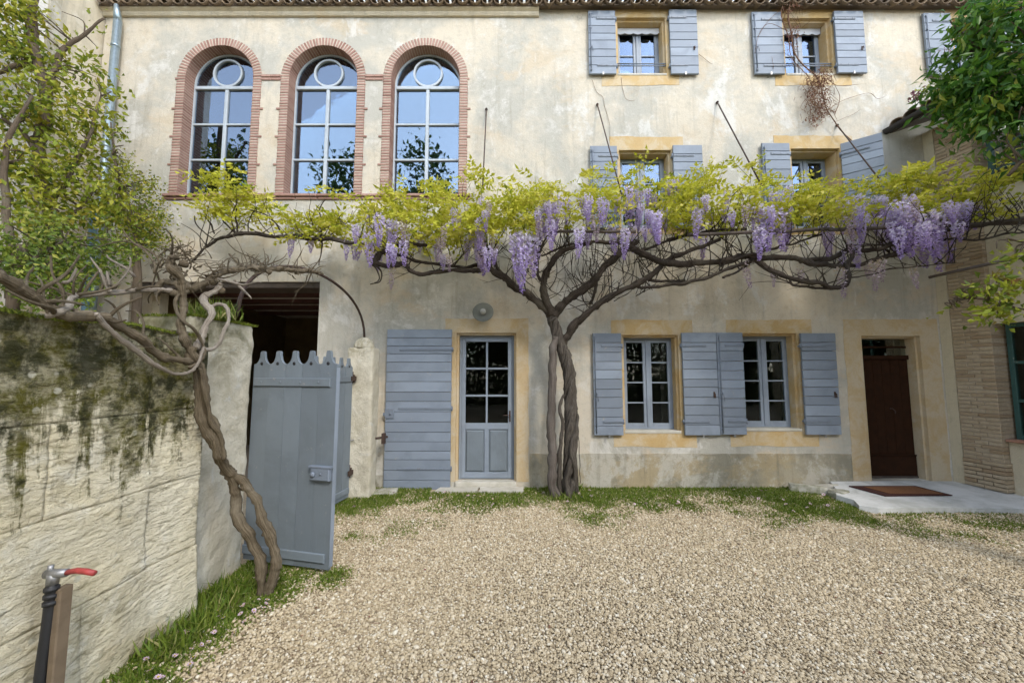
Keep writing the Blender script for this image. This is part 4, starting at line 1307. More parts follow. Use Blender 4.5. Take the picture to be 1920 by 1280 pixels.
# gates
def gate_leaf(nm, W, npl, H, flip=False):
    g = empty('gate_leaf')
    pw = W / npl
    for i in range(npl):
        m = MB()
        c = pw / 2; x0 = 0.0012; x1 = pw - 0.0012
        base = H
        pk = 0.095
        outline = [(x0, 0.0), (x1, 0.0), (x1, base - 0.01)]
        # scooped shoulders up to a blunt point
        right = []
        for k in range(9):
            t = k / 8
            right.append((x1 - (x1 - (c + 0.022)) * math.sin(t * math.pi / 2) ** 0.9, base - 0.01 + (pk) * (1 - math.cos(t * math.pi / 2))))
        top = [(c + 0.018, base + pk + 0.006), (c, base + pk + 0.010), (c - 0.018, base + pk + 0.006)]
        left = [(pw - x, z) for x, z in right[::-1]]
        poly = outline[:2] + right + top + left
        e = random.uniform(-0.002, 0.002)
        m.prism(poly, -0.024 + e, 0.0)
        o = m.build('plank', 'blue_gate', g); o.location.x = pw * i
        # black disc below the point, painting the shade inside a drilled hole
        h = MB(); h.lathe([(0.015, 0), (0.015, 0.001)], c, -0.0252 + e, base - 0.005, 14, 'y')
        oo = h.build('hole_shade_disc', 'black_rubber', o)
    return g
g1 = gate_leaf('a', 0.84, 5, 1.66)
a_, b_ = Vector((-2.285, -2.15, 0.05)), Vector((-1.465, -2.335, 0.05))
g1.location = a_; g1.rotation_euler = (0, R(0.2), math.atan2((b_ - a_).y, (b_ - a_).x))
tag(g1, 'blue-grey plank gate leaf standing open in front of the vine trunk', 'gate')
m = MB(); m.cbox(0.02, 0.79, -0.040, -0.0245, 1.46, 1.53, 0.004)
for x in (0.1, 0.3, 0.5, 0.68): m.lathe([(0.009, 0), (0.007, .004), (0.003, .006)], x, -0.040, 1.495, 8, 'y')
m.build('batten', 'blue_gate', g1)
m = MB(); m.cbox(0.0, 0.80, -0.040, -0.0245, 0.05, 0.12, 0.004); m.build('batten', 'blue_gate', g1)
m = MB(); m.cbox(0.66, 0.835, -0.066, -0.0245, 0.70, 0.80, 0.006); m.cbox(0.64, 0.845, -0.068, -0.0245, 0.80, 0.815, 0.003); m.lathe([(0.02, 0), (0.022, .012), (0.012, .022)], 0.69, -0.066, 0.75, 12, 'y'); m.lathe([(0.012, 0), (0.010, .006)], 0.76, -0.066, 0.755, 10, 'y')
m.build('lock_box', 'blue_iron', g1)
m = MB(); m.box(0.842, 0.848, -0.03, 0.01, 0.02, 1.62); m.build('edge_strip', 'blue_trim', g1)
g2 = gate_leaf('b', 0.80, 5, 1.66)
a_, b_ = Vector((-2.11, -0.53, 0.05)), Vector((-2.235, -1.32, 0.05))
g2.location = b_; g2.rotation_euler = (0, 0, math.atan2((a_ - b_).y, (a_ - b_).x))
tag(g2, 'second blue-grey gate leaf seen edge-on beside the stone post', 'gate')
for z in (1.46, 0.05): m = MB(); m.cbox(0.02, 0.79, -0.040, -0.0245, z, z + 0.07, 0.004); m.build('batten', 'blue_gate', g2)
m = MB()
for z in (0.3, 1.5): m.box(0.74, 0.85, -0.05, -0.04, z - .03, z + .03)
m.build('hinge', 'iron', g2)
m = MB(); m.tube([P(632, 829, 0.62), P(692, 820, 0.32)], 0.006, 6)
gb = m.build('stay_bar', 'tap_metal'); tag(gb, 'thin pale iron stay rod between the second gate leaf and the post', 'rod')

# ================================================================== SLABS, STEPS, MAT
m = MB()
c1 = [G(1645, 961), G(1990, 958)]
poly = [(4.10, -0.90), (4.25, -0.99), (4.9, -0.97), (5.6, -1.0), (7.2, -1.05), (7.2, 0.0), (4.5, 0.0), (4.35, -0.28), (4.12, -0.55), (4.2, -0.72)]
vs = [(x, y, 0.0) for x, y in poly] + [(x + random.uniform(-.01, .01), y, 0.062 + 0.038 * (y + 1) ) for x, y in poly]
n = len(poly)
m.add(vs, [tuple(range(n, 2 * n))] + [(i, (i + 1) % n, n + (i + 1) % n, n + i) for i in range(n)])
sl = m.build('doorstep_slab', 'slab'); tag(sl, 'worn white concrete slab in front of the dark brown door', 'slab')
# mat
mt = empty('door_mat', (0, 0, 0)); tag(mt, 'rust brown coir mat with dark red border on the white slab', 'mat')
q = [Vector((4.72, -0.30, 0.108)), Vector((5.62, -0.24, 0.108)), Vector((5.55, -0.66, 0.092)), Vector((4.78, -0.66, 0.092))]
q = [P(1652, 905, .2), P(1775, 905, .2), P(1826, 928, .5), P(1712, 931, .5)]
q = [Vector((4.55, -0.25, 0.096)), Vector((5.45, -0.25, 0.096)), Vector((5.55, -0.60, 0.082)), Vector((4.68, -0.62, 0.082))]
cen = sum(q, Vector()) / 4
m = MB(); m.add([p for p in q] + [p + Vector((0, 0, .012)) for p in q], [(7, 6, 5, 4), (0, 1, 5, 4)[::-1], (1, 2, 6, 5)[::-1], (2, 3, 7, 6)[::-1], (3, 0, 4, 7)[::-1]])
m.build('border', 'mat_border', mt)
i4 = [cen + (p - cen) * 0.84 for p in q]
i4[3] = cen + (q[3] - cen) * 0.7; i4[0] = cen + (q[0] - cen) * 0.7
m = MB(); m.add([p + Vector((0, 0, .013)) for p in i4] + [p + Vector((0, 0, .018)) for p in i4], [(7, 6, 5, 4), (0, 1, 5, 4)[::-1], (1, 2, 6, 5)[::-1], (2, 3, 7, 6)[::-1], (3, 0, 4, 7)[::-1]])
m.build('pile', 'mat_coir', mt)
# rubble by the slab
def rock(pos, size, seed, mat, rotz=0.0, name='rubble_stone'):
    import bmesh
    bm = bmesh.new(); bmesh.ops.create_icosphere(bm, subdivisions=3, radius=1.0)
    for v in bm.verts:
        p = v.co.copy()
        k = 1 + 0.35 * mnoise.noise(p * 1.3 + Vector((seed, 0, 0))) + 0.12 * mnoise.noise(p * 4 + Vector((0, seed, 0)))
        p = p * k
        p = Vector((max(-0.75, min(0.75, p.x)), max(-0.75, min(0.75, p.y)), max(-0.7, min(0.6, p.z))))
        v.co = Vector((p.x * size[0], p.y * size[1], p.z * size[2]))
    me = bpy.data.meshes.new(name); bm.to_mesh(me); bm.free()
    o = obj(name, me, mat); o.location = pos; o.rotation_euler = (random.uniform(-.1, .1), random.uniform(-.1, .1), rotz)
    return o
tag(rock((4.02, -0.22, 0.05), (0.28, 0.08, 0.1), 3, 'rubble', -0.45), 'long broken kerb stone leaning at the wall left of the white slab', 'stone')
tag(rock((4.27, -0.42, 0.05), (0.14, 0.12, 0.08), 9, 'rubble', 0.4), 'small mossy rubble stone at the corner of the white slab', 'stone')
tag(rock((4.32, -0.16, 0.06), (0.20, 0.05, 0.06), 15, 'slab_stone', -0.1), 'flat pale splinter of stone next to the brown door jamb', 'stone')
for nm, (u0, u1), lab, sd_ in (('step_slab', (812, 893), 'left flat stone slab at the foot of the glazed door', 1), ('step_slab', (896, 982), 'right flat stone slab at the foot of the glazed door', 2)):
    x0, x1 = G(u0, 930).x, G(u1, 930).x
    m = MB(); n = 8
    top = [(x0 + (0.05 if sd_ == 1 else 0), -0.04), (x1, -0.04), (x1 + .005, -0.10), (x1 - 0.004, -0.235), ((x0 + x1) / 2, -0.25), (x0, -0.24), (x0 + 0.01, -0.13)]
    vs = [(x, y, 0) for x, y in top] + [(x, y, 0.032 + random.uniform(-.002, .002)) for x, y in top]
    k = len(top); m.add(vs, [tuple(range(2 * k - 1, k - 1, -1))] + [(i, i + k, (i + 1) % k + k, (i + 1) % k) for i in range(k)])
    tag(m.build(nm, 'slab_stone'), lab, 'slab')
m = MB(); rx = G(715, 925)
tag(rock((-1.78, -0.24, 0.01), (0.3, 0.14, 0.05), 21, 'rubble', 0.1, 'base_stone'), 'flat mossy base stone between gate post and door shutter', 'stone')

# ================================================================== WALL LAMP, TAP
lp = P(907, 594)
lamp = empty('wall_lamp', (lp.x, 0, lp.z)); tag(lamp, 'round grey enamel lamp over the glazed door', 'lamp')
m = MB(); m.tube([(0, 0, 0.06), (0, -0.06, 0.06), (0, -0.10, 0.05)], 0.014, 10); m.lathe([(0.04, 0), (0.04, 0.012)], 0, 0, 0.06, 16, 'y'); m.build('arm', 'enamel', lamp)
m = MB()
sh = MB(); sh.lathe([(0.03, 0.0), (0.034, 0.03), (0.08, 0.045), (0.148, 0.06), (0.152, 0.066), (0.148, 0.068), (0.08, 0.054), (0.04, 0.045)], 0, 0, 0, 32, 'y')
so = sh.build('shade', 'enamel', lamp); so.location = (0, -0.07, 0.03); so.rotation_euler = (R(-18), 0, 0)
bl = MB(); bl.lathe([(0.034, 0.03), (0.042, 0.06), (0.044, 0.085), (0.036, 0.11), (0.018, 0.125), (0.004, 0.128)], 0, 0, 0, 20, 'y')
bo = bl.build('bulb', 'bulb', lamp); bo.location = (0, -0.07, 0.03); bo.rotation_euler = (R(-18), 0, 0)

tx, ty = -2.055, -3.755
tap = empty('standpipe', (tx, ty, 0)); tag(tap, 'wooden stake with black pipe, grey tap and red lever against the stone wall', 'tap')
m = MB(); m.cbox(0.002, 0.034, -0.02, 0.03, 0, 0.655, 0.005); m.build('stake', 'stake', tap)
m = MB(); m.tube(smooth_line([(-0.022, -0.02, 0), (-0.018, -0.022, 0.3), (-0.010, -0.02, 0.5), (-0.006, -0.02, 0.69)], 4), 0.020, 10)
for z in (0.60, 0.63, 0.66): m.tube([(-0.006, -0.02, z - .008), (-0.006, -0.02, z + .008)], 0.026, 10)
m.build('pipe', 'black_rubber', tap)
m = MB(); m.tube([(-0.006, -0.02, 0.68), (-0.004, -0.02, 0.725)], 0.022, 12); m.tube([(-0.035, -0.02, 0.722), (0.055, -0.02, 0.728)], [0.02, 0.017], 12); m.tube([(-0.02, -0.02, 0.728), (-0.02, -0.02, 0.76)], 0.011, 10); m.build('tap_body', 'tap_metal', tap)
m = MB(); m.tube([(0.05, -0.02, 0.728), (0.10, -0.022, 0.738), (0.15, -0.025, 0.735), (0.185, -0.025, 0.728)], [0.011, 0.012, 0.013, 0.012], 10); m.build('lever', 'red_lever', tap)

# ================================================================== WISTERIA
ws = empty('wisteria_tree', (0.72, -0.37, 0))
tag(ws, 'twisted wisteria trained across the facade with lilac flowers and yellow-green leaves', 'tree')
ws_off = Vector(ws.location)
def wbuild(mb, name, mat, parent=ws):
    mb.v = [tuple(Vector(p) - Vector(parent.location)) for p in mb.v]
    return mb.build(name, mat, parent)
# trunk: strands wound round each other
tl = smooth_line([P(1068, 935, .36), P(1068, 880, .37), P(1071, 800, .38), P(1069, 740, .38), P(1065, 690, .38), P(1052, 650, .38), P(1040, 610, .39), P(1034, 590, .40)], 9)
tr = MB()
for sidx, (ph, rr, off) in enumerate(((0, 0.042, 0.042), (2.3, 0.037, 0.047), (4.3, 0.032, 0.05))):
    pts = []
    for i, p in enumerate(tl):
        t = i / (len(tl) - 1)
        a = ph + t * 15.0
        o = off * (1.15 - 0.45 * t) * (1 + 0.3 * mnoise.noise(Vector((t * 7, sidx * 5, 0))))
        flare = 1.25 - 0.3 * min(1, t * 5)
        pts.append(p + Vector((math.cos(a) * o, math.sin(a) * o * 0.9, 0)))
    tr.tube(pts, [rr * (1.25 - 0.35 * i / len(pts)) * (1.15 + 0.35 * mnoise.noise(Vector((i * 0.25, sidx * 9, 1)))) for i in range(len(pts))], 18, True, 0.4, sidx * 3)
for q in range(7):
    pts = []
    for i, p in enumerate(tl):
        t = i / (len(tl) - 1); a = q * 0.9 + t * 16.0 + 0.6 * mnoise.noise(Vector((t * 5, q * 3, 0)))
        o = (0.077 - 0.014 * t) * (1 + 0.22 * mnoise.noise(Vector((t * 6, q * 7, 2))))
        pts.append(p + Vector((math.cos(a) * o, math.sin(a) * o * 0.95, 0)))
    tr.tube(pts, [0.016 * (1 + 0.5 * mnoise.noise(Vector((i * .3, q * 4, 5)))) for i in range(len(pts))], 7, True, .35, q)
# root flare and loose side strands
for uvd, r0, r1 in (([(1052, 935, .38), (1048, 880, .4), (1052, 830, .43), (1056, 790, .45), (1050, 765, .44), (1058, 740, .43)], .035, .018),
                    ([(1082, 935, .34), (1078, 880, .44), (1070, 840, .46), (1080, 800, .44), (1082, 775, .42)], .04, .014),
                    ([(1066, 940, .46), (1064, 900, .46), (1070, 860, .45), (1074, 815, .43)], .04, .02)):
    branch(tr, uvd, r0, r1, 10, 6, 0.3)
branch(tr, [(1080, 800, .42), (1085, 830, .40), (1086, 880, .38), (1088, 905, .36)], .006, .004, 6)
wbuild(tr, 'trunk', 'bark_main')
pb = MB()
branch(pb, [(1046, 942, .40), (1036, 900, .41), (1036, 850, .42), (1032, 800, .43), (1034, 750, .43), (1036, 700, .43), (1036, 660, .43), (1043, 630, .42)], 0.062, 0.05, 12, 6, 0.18)
wbuild(pb, 'support_stem', 'bark_post')

limbs = {
 'L1': ([(1036, 600, .40), (1018, 575, .45), (985, 548, .52), (958, 532, .6), (925, 510, .68), (905, 480, .75), (895, 460, .8)], .062, .034),
 'L1b': ([(958, 533, .6), (930, 500, .66), (915, 470, .7), (900, 440, .7)], .03, .018),
 'L2': ([(905, 502, .68), (880, 508, .8), (830, 508, .9), (790, 515, .95), (768, 508, 1.0), (757, 498, 1.0), (730, 500, 1.0), (702, 492, 1.0)], .030, .03),
 'L3': ([(895, 497, .66), (850, 500, .75), (800, 490, .8), (760, 483, .85), (720, 470, .9)], .022, .02),
 'L4': ([(700, 495, 1.0), (712, 475, 1.0), (740, 462, 1.0), (770, 458, .95), (800, 460, .9)], .036, .022),
 'L5': ([(700, 496, 1.0), (712, 478, 1.0), (690, 460, .9), (650, 452, .8), (600, 447, .75), (560, 444, .72), (500, 440, .7), (450, 438, .68), (405, 450, .66)], .035, .026),
 'L6': ([(405, 450, .66), (385, 465, .66), (365, 485, .66), (345, 498, .66)], .022, .012),
 'C1': ([(1032, 590, .42), (1022, 555, .5), (1020, 520, .55), (1030, 495, .6), (1048, 475, .65), (1075, 465, .7), (1110, 455, .72)], .058, .03),
 'C2': ([(1022, 530, .52), (1008, 510, .6), (1005, 485, .65), (1015, 460, .7), (1030, 435, .7)], .026, .014),
 'R1': ([(1038, 592, .41), (1060, 565, .44), (1090, 545, .5), (1118, 520, .56), (1140, 495, .6), (1168, 468, .66), (1195, 450, .7)], .062, .042),
 'R1b': ([(1120, 515, .56), (1115, 545, .5), (1108, 570, .45)], .026, .024),
 'R2': ([(1052, 650, .38), (1062, 630, .40), (1088, 600, .46), (1110, 580, .52), (1145, 556, .6), (1190, 535, .68), (1225, 512, .74), (1250, 490, .8), (1300, 468, .85), (1350, 448, .85)], .066, .022),
 'R3': ([(1178, 462, .66), (1205, 478, .74), (1245, 490, .82), (1290, 494, .88), (1345, 488, .92), (1390, 482, .92), (1418, 485, .92)], .05, .042),
 'R4': ([(1195, 538, .68), (1260, 534, .8), (1310, 525, .9), (1360, 505, .95), (1410, 488, .95)], .02, .026),
 'R4b': ([(1215, 525, .70), (1245, 527, .74), (1285, 525, .78)], .02, .018),
 'R5': ([(1418, 485, .92), (1445, 505, 1.0), (1480, 520, 1.05), (1530, 532, 1.1), (1570, 538, 1.1), (1585, 530, 1.1), (1592, 500, 1.1), (1596, 475, 1.1), (1590, 460, 1.1)], .036, .024),
 'R6': ([(1418, 485, .92), (1470, 482, .95), (1520, 492, 1.0), (1560, 498, 1.0), (1610, 495, 1.0), (1660, 482, 1.0), (1700, 470, 1.0)], .040, .03),
 'R7': ([(1500, 490, .96), (1560, 484, 1.0), (1600, 470, 1.0), (1660, 465, 1.05), (1720, 445, 1.1), (1780, 432, 1.15), (1850, 420, 1.2), (1960, 405, 1.2)], .03, .03),
 'R8': ([(1475, 520, 1.05), (1485, 535, 1.05), (1520, 540, 1.06), (1560, 540, 1.08)], .014, .016),
 'R9': ([(1350, 500, .9), (1400, 480, 1.0), (1450, 466, 1.0), (1480, 460, 1.0), (1540, 440, 1.0)], .024, .014),
 'R10': ([(1595, 520, 1.05), (1680, 505, 1.1), (1750, 495, 1.15), (1790, 492, 1.2)], .010, .006),
 'R11': ([(1660, 480, 1.0), (1740, 450, 1.1), (1820, 450, 1.2), (1890, 440, 1.3), (1960, 430, 1.3)], .014, .012),
 'R12': ([(1356, 520, .95), (1380, 508, .95), (1405, 495, .95)], .016, .018),
 'B1': ([(1015, 480, .62), (1060, 462, .66), (1110, 455, .7), (1165, 452, .7)], .012, .026),
 'B2': ([(1250, 450, .7), (1300, 440, .8), (1340, 432, .8), (1400, 430, .85)], .026, .022),
 'B3': ([(1200, 470, .7), (1260, 450, .8), (1300, 430, .8)], .022, .014),
}
lines = {}
for k, (uvd, r0, r1) in limbs.items():
    m = MB()
    lines[k] = branch(m, uvd, r0 * .88, r1 * .85, 11, 8, 0.42, 0.018, hash(k) % 17 if False else sum(map(ord, k)))
    wbuild(m, 'limb', 'bark_limb')
# the thicket of thin shoots
tw = MB()
tips = []
def shoot(p0, d0, L, r, seed, depth=0, up=0.25):
    n = max(4, int(L / 0.06))
    p = Vector(p0); d = Vector(d0).normalized(); pts = [p.copy()]
    for i in range(n):
        w = Vector((mnoise.noise(p * 3 + Vector((seed, 0, 0))), 0.6 * mnoise.noise(p * 3 + Vector((0, seed, 0))), mnoise.noise(p * 3 + Vector((0, 0, seed)))))
        d = (d + w * 0.45 + Vector((0, 0, up * 0.25))).normalized()
        p = p + d * (L / n)
        if p.y > -0.06: p.y = -0.06
        pts.append(p.copy())
        if depth == 0 and i > 1 and random.random() < 0.22:
            a = Vector((random.gauss(0, 1), random.gauss(0, .6), random.gauss(0.4, 1))).normalized()
            shoot(p, (d + a * 0.9), L * random.uniform(0.3, 0.6), r * 0.6, seed + i * 7 + 1, 1, up)
    tw.tube(pts, [r * (1 - 0.65 * i / n) for i in range(n + 1)], 5, True)
    tips.append(pts[-1])
for k, ln in lines.items():
    n = len(ln)
    cnt = int(sum((ln[i + 1] - ln[i]).length for i in range(n - 1)) * 12)
    for c in range(cnt):
        i = random.randrange(int(n * 0.25), n)
        d = Vector((random.gauss(0, 0.8), random.gauss(-0.1, 0.5), random.uniform(0.1, 1.2)))
        shoot(ln[i], d, random.uniform(0.18, 0.65), random.uniform(0.004, 0.0095), random.random() * 90)
# lattice between the trunk forks
for c in range(100):
    u = random.uniform(985, 1250); v = random.uniform(470, 590 - abs(u - 1060) * 0.25)
    p = P(u, v, random.uniform(.4, .7))
    shoot(p, Vector((random.gauss(0.2, 0.7), random.gauss(-.1, .3), random.uniform(.3, 1.2))), random.uniform(0.3, 0.7), random.uniform(0.004, 0.009), random.random() * 90)
for uvd in ([(405, 450, .66), (388, 440, .64), (372, 425, .62), (365, 405, .6)], [(402, 438, .66), (395, 420, .6), (382, 405, .6), (370, 398, .6)], [(440, 437, .67), (430, 425, .62), (418, 410, .6), (412, 385, .6)],
            [(445, 437, .67), (443, 410, .64), (441, 390, .62), (420, 362, .6)], [(530, 440, .7), (515, 415, .66), (490, 400, .64), (455, 392, .62)], [(600, 445, .74), (603, 415, .7), (600, 395, .7), (610, 375, .7)],
            [(700, 496, 1.0), (708, 505, 1.02), (712, 520, 1.03), (702, 530, 1.03)], [(704, 496, 1.0), (718, 510, 1.0), (712, 526, 1.0), (694, 533, 1.0)],
            [(600, 449, .75), (603, 470, .75), (598, 498, .76)]):
    m_ = uvd; branch(tw, m_, .011, .006, 6, 5, 0.2)
wbuild(tw, 'thin_shoots', 'bark_limb')['kind'] = 'stuff'

# canopy outline
CU = [345, 380, 440, 500, 540, 600, 650, 680, 750, 850, 930, 1000, 1100, 1180, 1240, 1300, 1380, 1440, 1500, 1560, 1650, 1720, 1800, 1860, 1960]
CT = [395, 345, 342, 358, 380, 382, 395, 358, 362, 355, 348, 350, 355, 352, 318, 338, 330, 348, 342, 348, 344, 330, 326, 318, 314]
CB = [412, 400, 402, 412, 442, 445, 452, 450, 465, 468, 455, 432, 425, 415, 410, 420, 420, 430, 425, 430, 422, 415, 410, 405, 405]
CW = [.5, .9, .9, .5, .7, .7, .7, 1.1, 1.3, 1.4, 1.2, 1.0, .85, .85, 1.25, 1.0, .9, .85, 1.1, 1.05, 1.15, 1.2, 1.2, 1.1, 1.0]
def compound_leaves(name, parent, bases, dirs, L, nl=9, ll=0.058, lw=0.028, mat='leaf_wist'):
    n = len(bases)
    dirs = unit(dirs)
    verts, rnds = [], []
    side = unit(np.cross(dirs, np.array([0, 0, 1.0]) + rng.normal(0, .35, (n, 3))))
    nor = np.cross(side, dirs)
    lr = np.clip(rng.normal(0.55, 0.22, n), 0, 1)
    for k in range(nl):
        s = 0 if k == nl - 1 else (1 if k % 2 else -1)
        t = 0.25 + 0.75 * (k // 2) / ((nl - 1) // 2)
        sag = (t ** 2)[..., None] if isinstance(t, np.ndarray) else t ** 2
        pos = bases + dirs * (L * t)[:, None] - np.array([0, 0, 1.0]) * (L * 0.35 * sag)[:, None]
        d = dirs * (0.55 if s else 1.0) + side * s * 0.9 + rng.normal(0, .22, (n, 3)) - np.array([0, 0, 0.25])
        q = leaf_quads(pos, d, ll * rng.uniform(.7, 1.15, n) * (L / 0.2), lw * rng.uniform(.8, 1.2, n) * (L / 0.2), 0.2)
        verts.append(q)
        rnds.append(np.repeat(np.clip(lr + rng.normal(0, .12, n), 0, 1), 2))
    o = np_mesh(name, np.concatenate(verts) - np.array(parent.location), None, mat, np.concatenate(rnds), parent)
    o['kind'] = 'stuff'
    return o
spr_p, spr_d, spr_L = [], [], []
cum = np.cumsum(np.interp(np.arange(345, 1960), CU, CW)); cum = cum / cum[-1]
def canopy_d(u):
    lo, hi = (0.45, 0.85) if u < 640 else (0.18, 1.25)
    return random.uniform(lo, hi)
st = MB()
for c in range(540):
    u = 345 + int(np.searchsorted(cum, random.random()))
    top, bot = np.interp(u, CU, CT), np.interp(u, CU, CB)
    # ragged outline: clumps rise and fall
    rag = 30 * mnoise.noise(Vector((u * 0.021, 3.3, 0))) + 14 * mnoise.noise(Vector((u * 0.07, 1.1, 0)))
    v = top + rag + 8 + (bot - top - 8) * (random.random() ** 1.0)
    if mnoise.noise(Vector((u * 0.03, v * 0.04, 5.5))) < -0.28: continue
    if c % 14 == 0: v = top - random.uniform(4, 26)
    base = P(u, v, canopy_d(u))
    nlf = random.randint(4, 8)
    ax = Vector((random.gauss(0, .35), random.gauss(-.1, .3), 1)).normalized()
    slen = random.uniform(0.08, 0.2)
    st.tube([base - ax * slen, base, base + ax * 0.05], [0.0035, 0.003, 0.002], 4)
    for i in range(nlf):
        a = random.uniform(0, 2 * math.pi)
        d = Vector((math.cos(a), math.sin(a) * 0.9, random.uniform(-0.15, 0.9)))
        spr_p.append(base + ax * random.uniform(-0.5, 0.3) * slen)
        spr_d.append(d); spr_L.append(random.uniform(0.15, 0.31))
wbuild(st, 'leaf_stalks', 'leaf_wist')['kind'] = 'stuff'
compound_leaves('foliage', ws, np.array([tuple(p) for p in spr_p]), np.array([tuple(p) for p in spr_d]), np.array(spr_L))

# flower clusters
def raceme_mesh(idx, L, rmax, nfl):
    pos, di, ln, rd = [], [], [], []
    for i in range(nfl):
        t = (i + random.random()) / nfl
        r = rmax * ((1 - t) ** 0.75 + 0.06) * (0.75 if t < 0.08 else 1)
        a = i * 2.399 + random.uniform(-.4, .4)
        p = np.array([math.cos(a) * r * random.uniform(.55, 1), math.sin(a) * r * random.uniform(.55, 1), -t * L])
        for q in range(3):
            pos.append(p + rng.normal(0, .004, 3)); di.append(np.array([math.cos(a), math.sin(a), -0.2]) + rng.normal(0, .8, 3))
            ln.append(random.uniform(.023, .036) * (1.05 - 0.5 * t)); rd.append(min(1, max(0, 0.92 - 0.75 * t + random.gauss(0, .16))))
    q = leaf_quads(np.array(pos), np.array(di), np.array(ln), np.array(ln) * 0.85, 0.35)
    me = np_mesh('flower_cluster', q, None, 'flower' if idx < 5 else 'flower_faded', np.repeat(rd, 2))
    data = me.data
    bpy.data.objects.remove(me)
    return data
rac = [raceme_mesh(i, 0.36, 0.056, 84) for i in range(5)] + [raceme_mesh(5 + i, 0.34, 0.045, 48) for i in range(3)]
def put_raceme(u, v0, v1, d, faded=False, wid=1.0):
    a = P(u, v0, d); b = P(u, v1, d)
    L = a.z - b.z
    me = rac[random.randrange(5, 8)] if faded else rac[random.randrange(5)]
    o = bpy.data.objects.new('flower_cluster', me); COL.objects.link(o); o.parent = ws
    o.location = a - ws_off
    o.rotation_euler = (random.uniform(-.12, .12), random.uniform(-.12, .12), random.uniform(0, 6.28))
    s = L / 0.36
    o.scale = (max(0.7, min(1.5, s * 1.0)) * wid, max(0.7, min(1.5, s * 1.0)) * wid, s)
for (u, v0, v1, d) in [(548, 438, 482, .7), (583, 446, 474, .7), (652, 450, 487, .78), (735, 430, 492, .9), (705, 440, 475, .9), (760, 440, 480, 1.0), (790, 435, 475, .9), (820, 450, 490, .9), (895, 430, 518, .9), (880, 440, 490, .8),
    (968, 440, 532, 1.1), (985, 438, 548, 1.15), (998, 445, 520, 1.05), (1025, 378, 436, .9), (1042, 370, 440, 1.0), (1062, 372, 420, .9), (1010, 390, 430, .8), (1090, 362, 405, .9), (1180, 352, 398, 1.0), (1198, 355, 400, .9),
    (1222, 398, 442, .9), (1245, 392, 435, .8), (1268, 335, 362, .7), (1255, 338, 365, .9), (1300, 390, 440, .9), (1315, 398, 430, 1.0), (1330, 390, 425, .9), (1418, 385, 462, 1.1), (1436, 392, 472, 1.15), (1455, 395, 470, 1.1), (1475, 390, 455, 1.05), (1448, 362, 400, .8),
    (1478, 352, 400, .9), (1462, 360, 398, .9), (1608, 365, 418, 1.0), (1618, 372, 425, .9), (1545, 420, 460, .95), (1556, 425, 455, .9), (1676, 380, 450, 1.15), (1692, 385, 470, 1.2), (1712, 392, 480, 1.2), (1735, 398, 486, 1.2), (1757, 400, 470, 1.2), (1770, 395, 492, 1.15), (1790, 388, 440, 1.1),
    (1803, 378, 432, 1.2), (1815, 380, 425, 1.2), (1660, 395, 450, 1.0), (1725, 420, 500, 1.0), (1600, 450, 505, 1.05), (1575, 470, 510, 1.0), (1748, 440, 510, 1.1)]:
    put_raceme(u, v0, v1, d)
for (u, v0, v1, d) in [(1395, 490, 545, .95), (1450, 500, 540, 1.0), (1575, 500, 562, 1.1), (1640, 488, 548, 1.1), (1652, 485, 530, 1.1), (1710, 500, 545, 1.1), (1625, 490, 525, 1.0), (1500, 500, 535, 1.0), (735, 500, 545, 1.0), (905, 480, 520, .9)]:
    put_raceme(u, v0, v1, d, True)
for c in range(135):
    u = random.uniform(660, 1840)
    top, bot = np.interp(u, CU, CT), np.interp(u, CU, CB)
    v = top + (bot + 14 - top) * random.uniform(0.12, 1.0)
    if mnoise.noise(Vector((u * 0.012, 8.8, 0))) < -0.25: continue
    put_raceme(u, v, v + random.uniform(28, 62), random.choice((random.uniform(.25, 1.1), random.uniform(1.15, 1.38))), random.random() < 0.12, 1.0)

# trellis: rails and stay rods that carry the wisteria
trl = empty('wisteria_trellis', (0.7, 0, 3.3)); tag(trl, 'thin rusty rods and weathered rails carrying the wisteria on the facade', 'trellis')
def tbuild(mb, name, mat): return wbuild(mb, name, mat, trl)
for (q0, q1, r) in ((( 912, 205, .02), (905, 352, .55), .009), ((1120, 196, .02), (1167, 370, .7), .009), ((1345, 192, .02), (1432, 355, .9), .010), ((1570, 235, .02), (1648, 335, .9), .009)):
    m = MB(); a, b = P(*q0), P(*q1); m.tube([a + Vector((0, 0.03, 0.0)), a, b], r, 7); m.lathe([(0.02, 0), (0.018, .02), (.008, .03)], a.x, a.y + .01, a.z, 10, 'y'); tbuild(m, 'stay_rod', 'iron')
for (q0, q1, r) in (((1028, 434, .95), (1192, 434, .95), .020), ((1290, 440, 1.1), (1560, 430, 1.1), .022), ((1555, 431, 1.12), (1960, 416, 1.15), .024), ((1118, 455, .6), (1170, 458, .6), .014)):
    m = MB(); a, b = P(*q0), P(*q1)
    ln_ = [a + (b - a) * t for t in np.linspace(0, 1, 8)]; ln_ = [p + Vector((0, random.uniform(-.005, .005), random.uniform(-.006, .006))) for p in ln_]
    m.tube(ln_, r, 8, True, .1); tbuild(m, 'rail', 'dark_wood')
m = MB(); a, b = P(1742, 520, 1.0), P(1990, 468, 1.9); m.tube([a, (a + b) / 2 + Vector((0, 0, .01)), b], 0.018, 8); tbuild(m, 'rail', 'dark_wood')

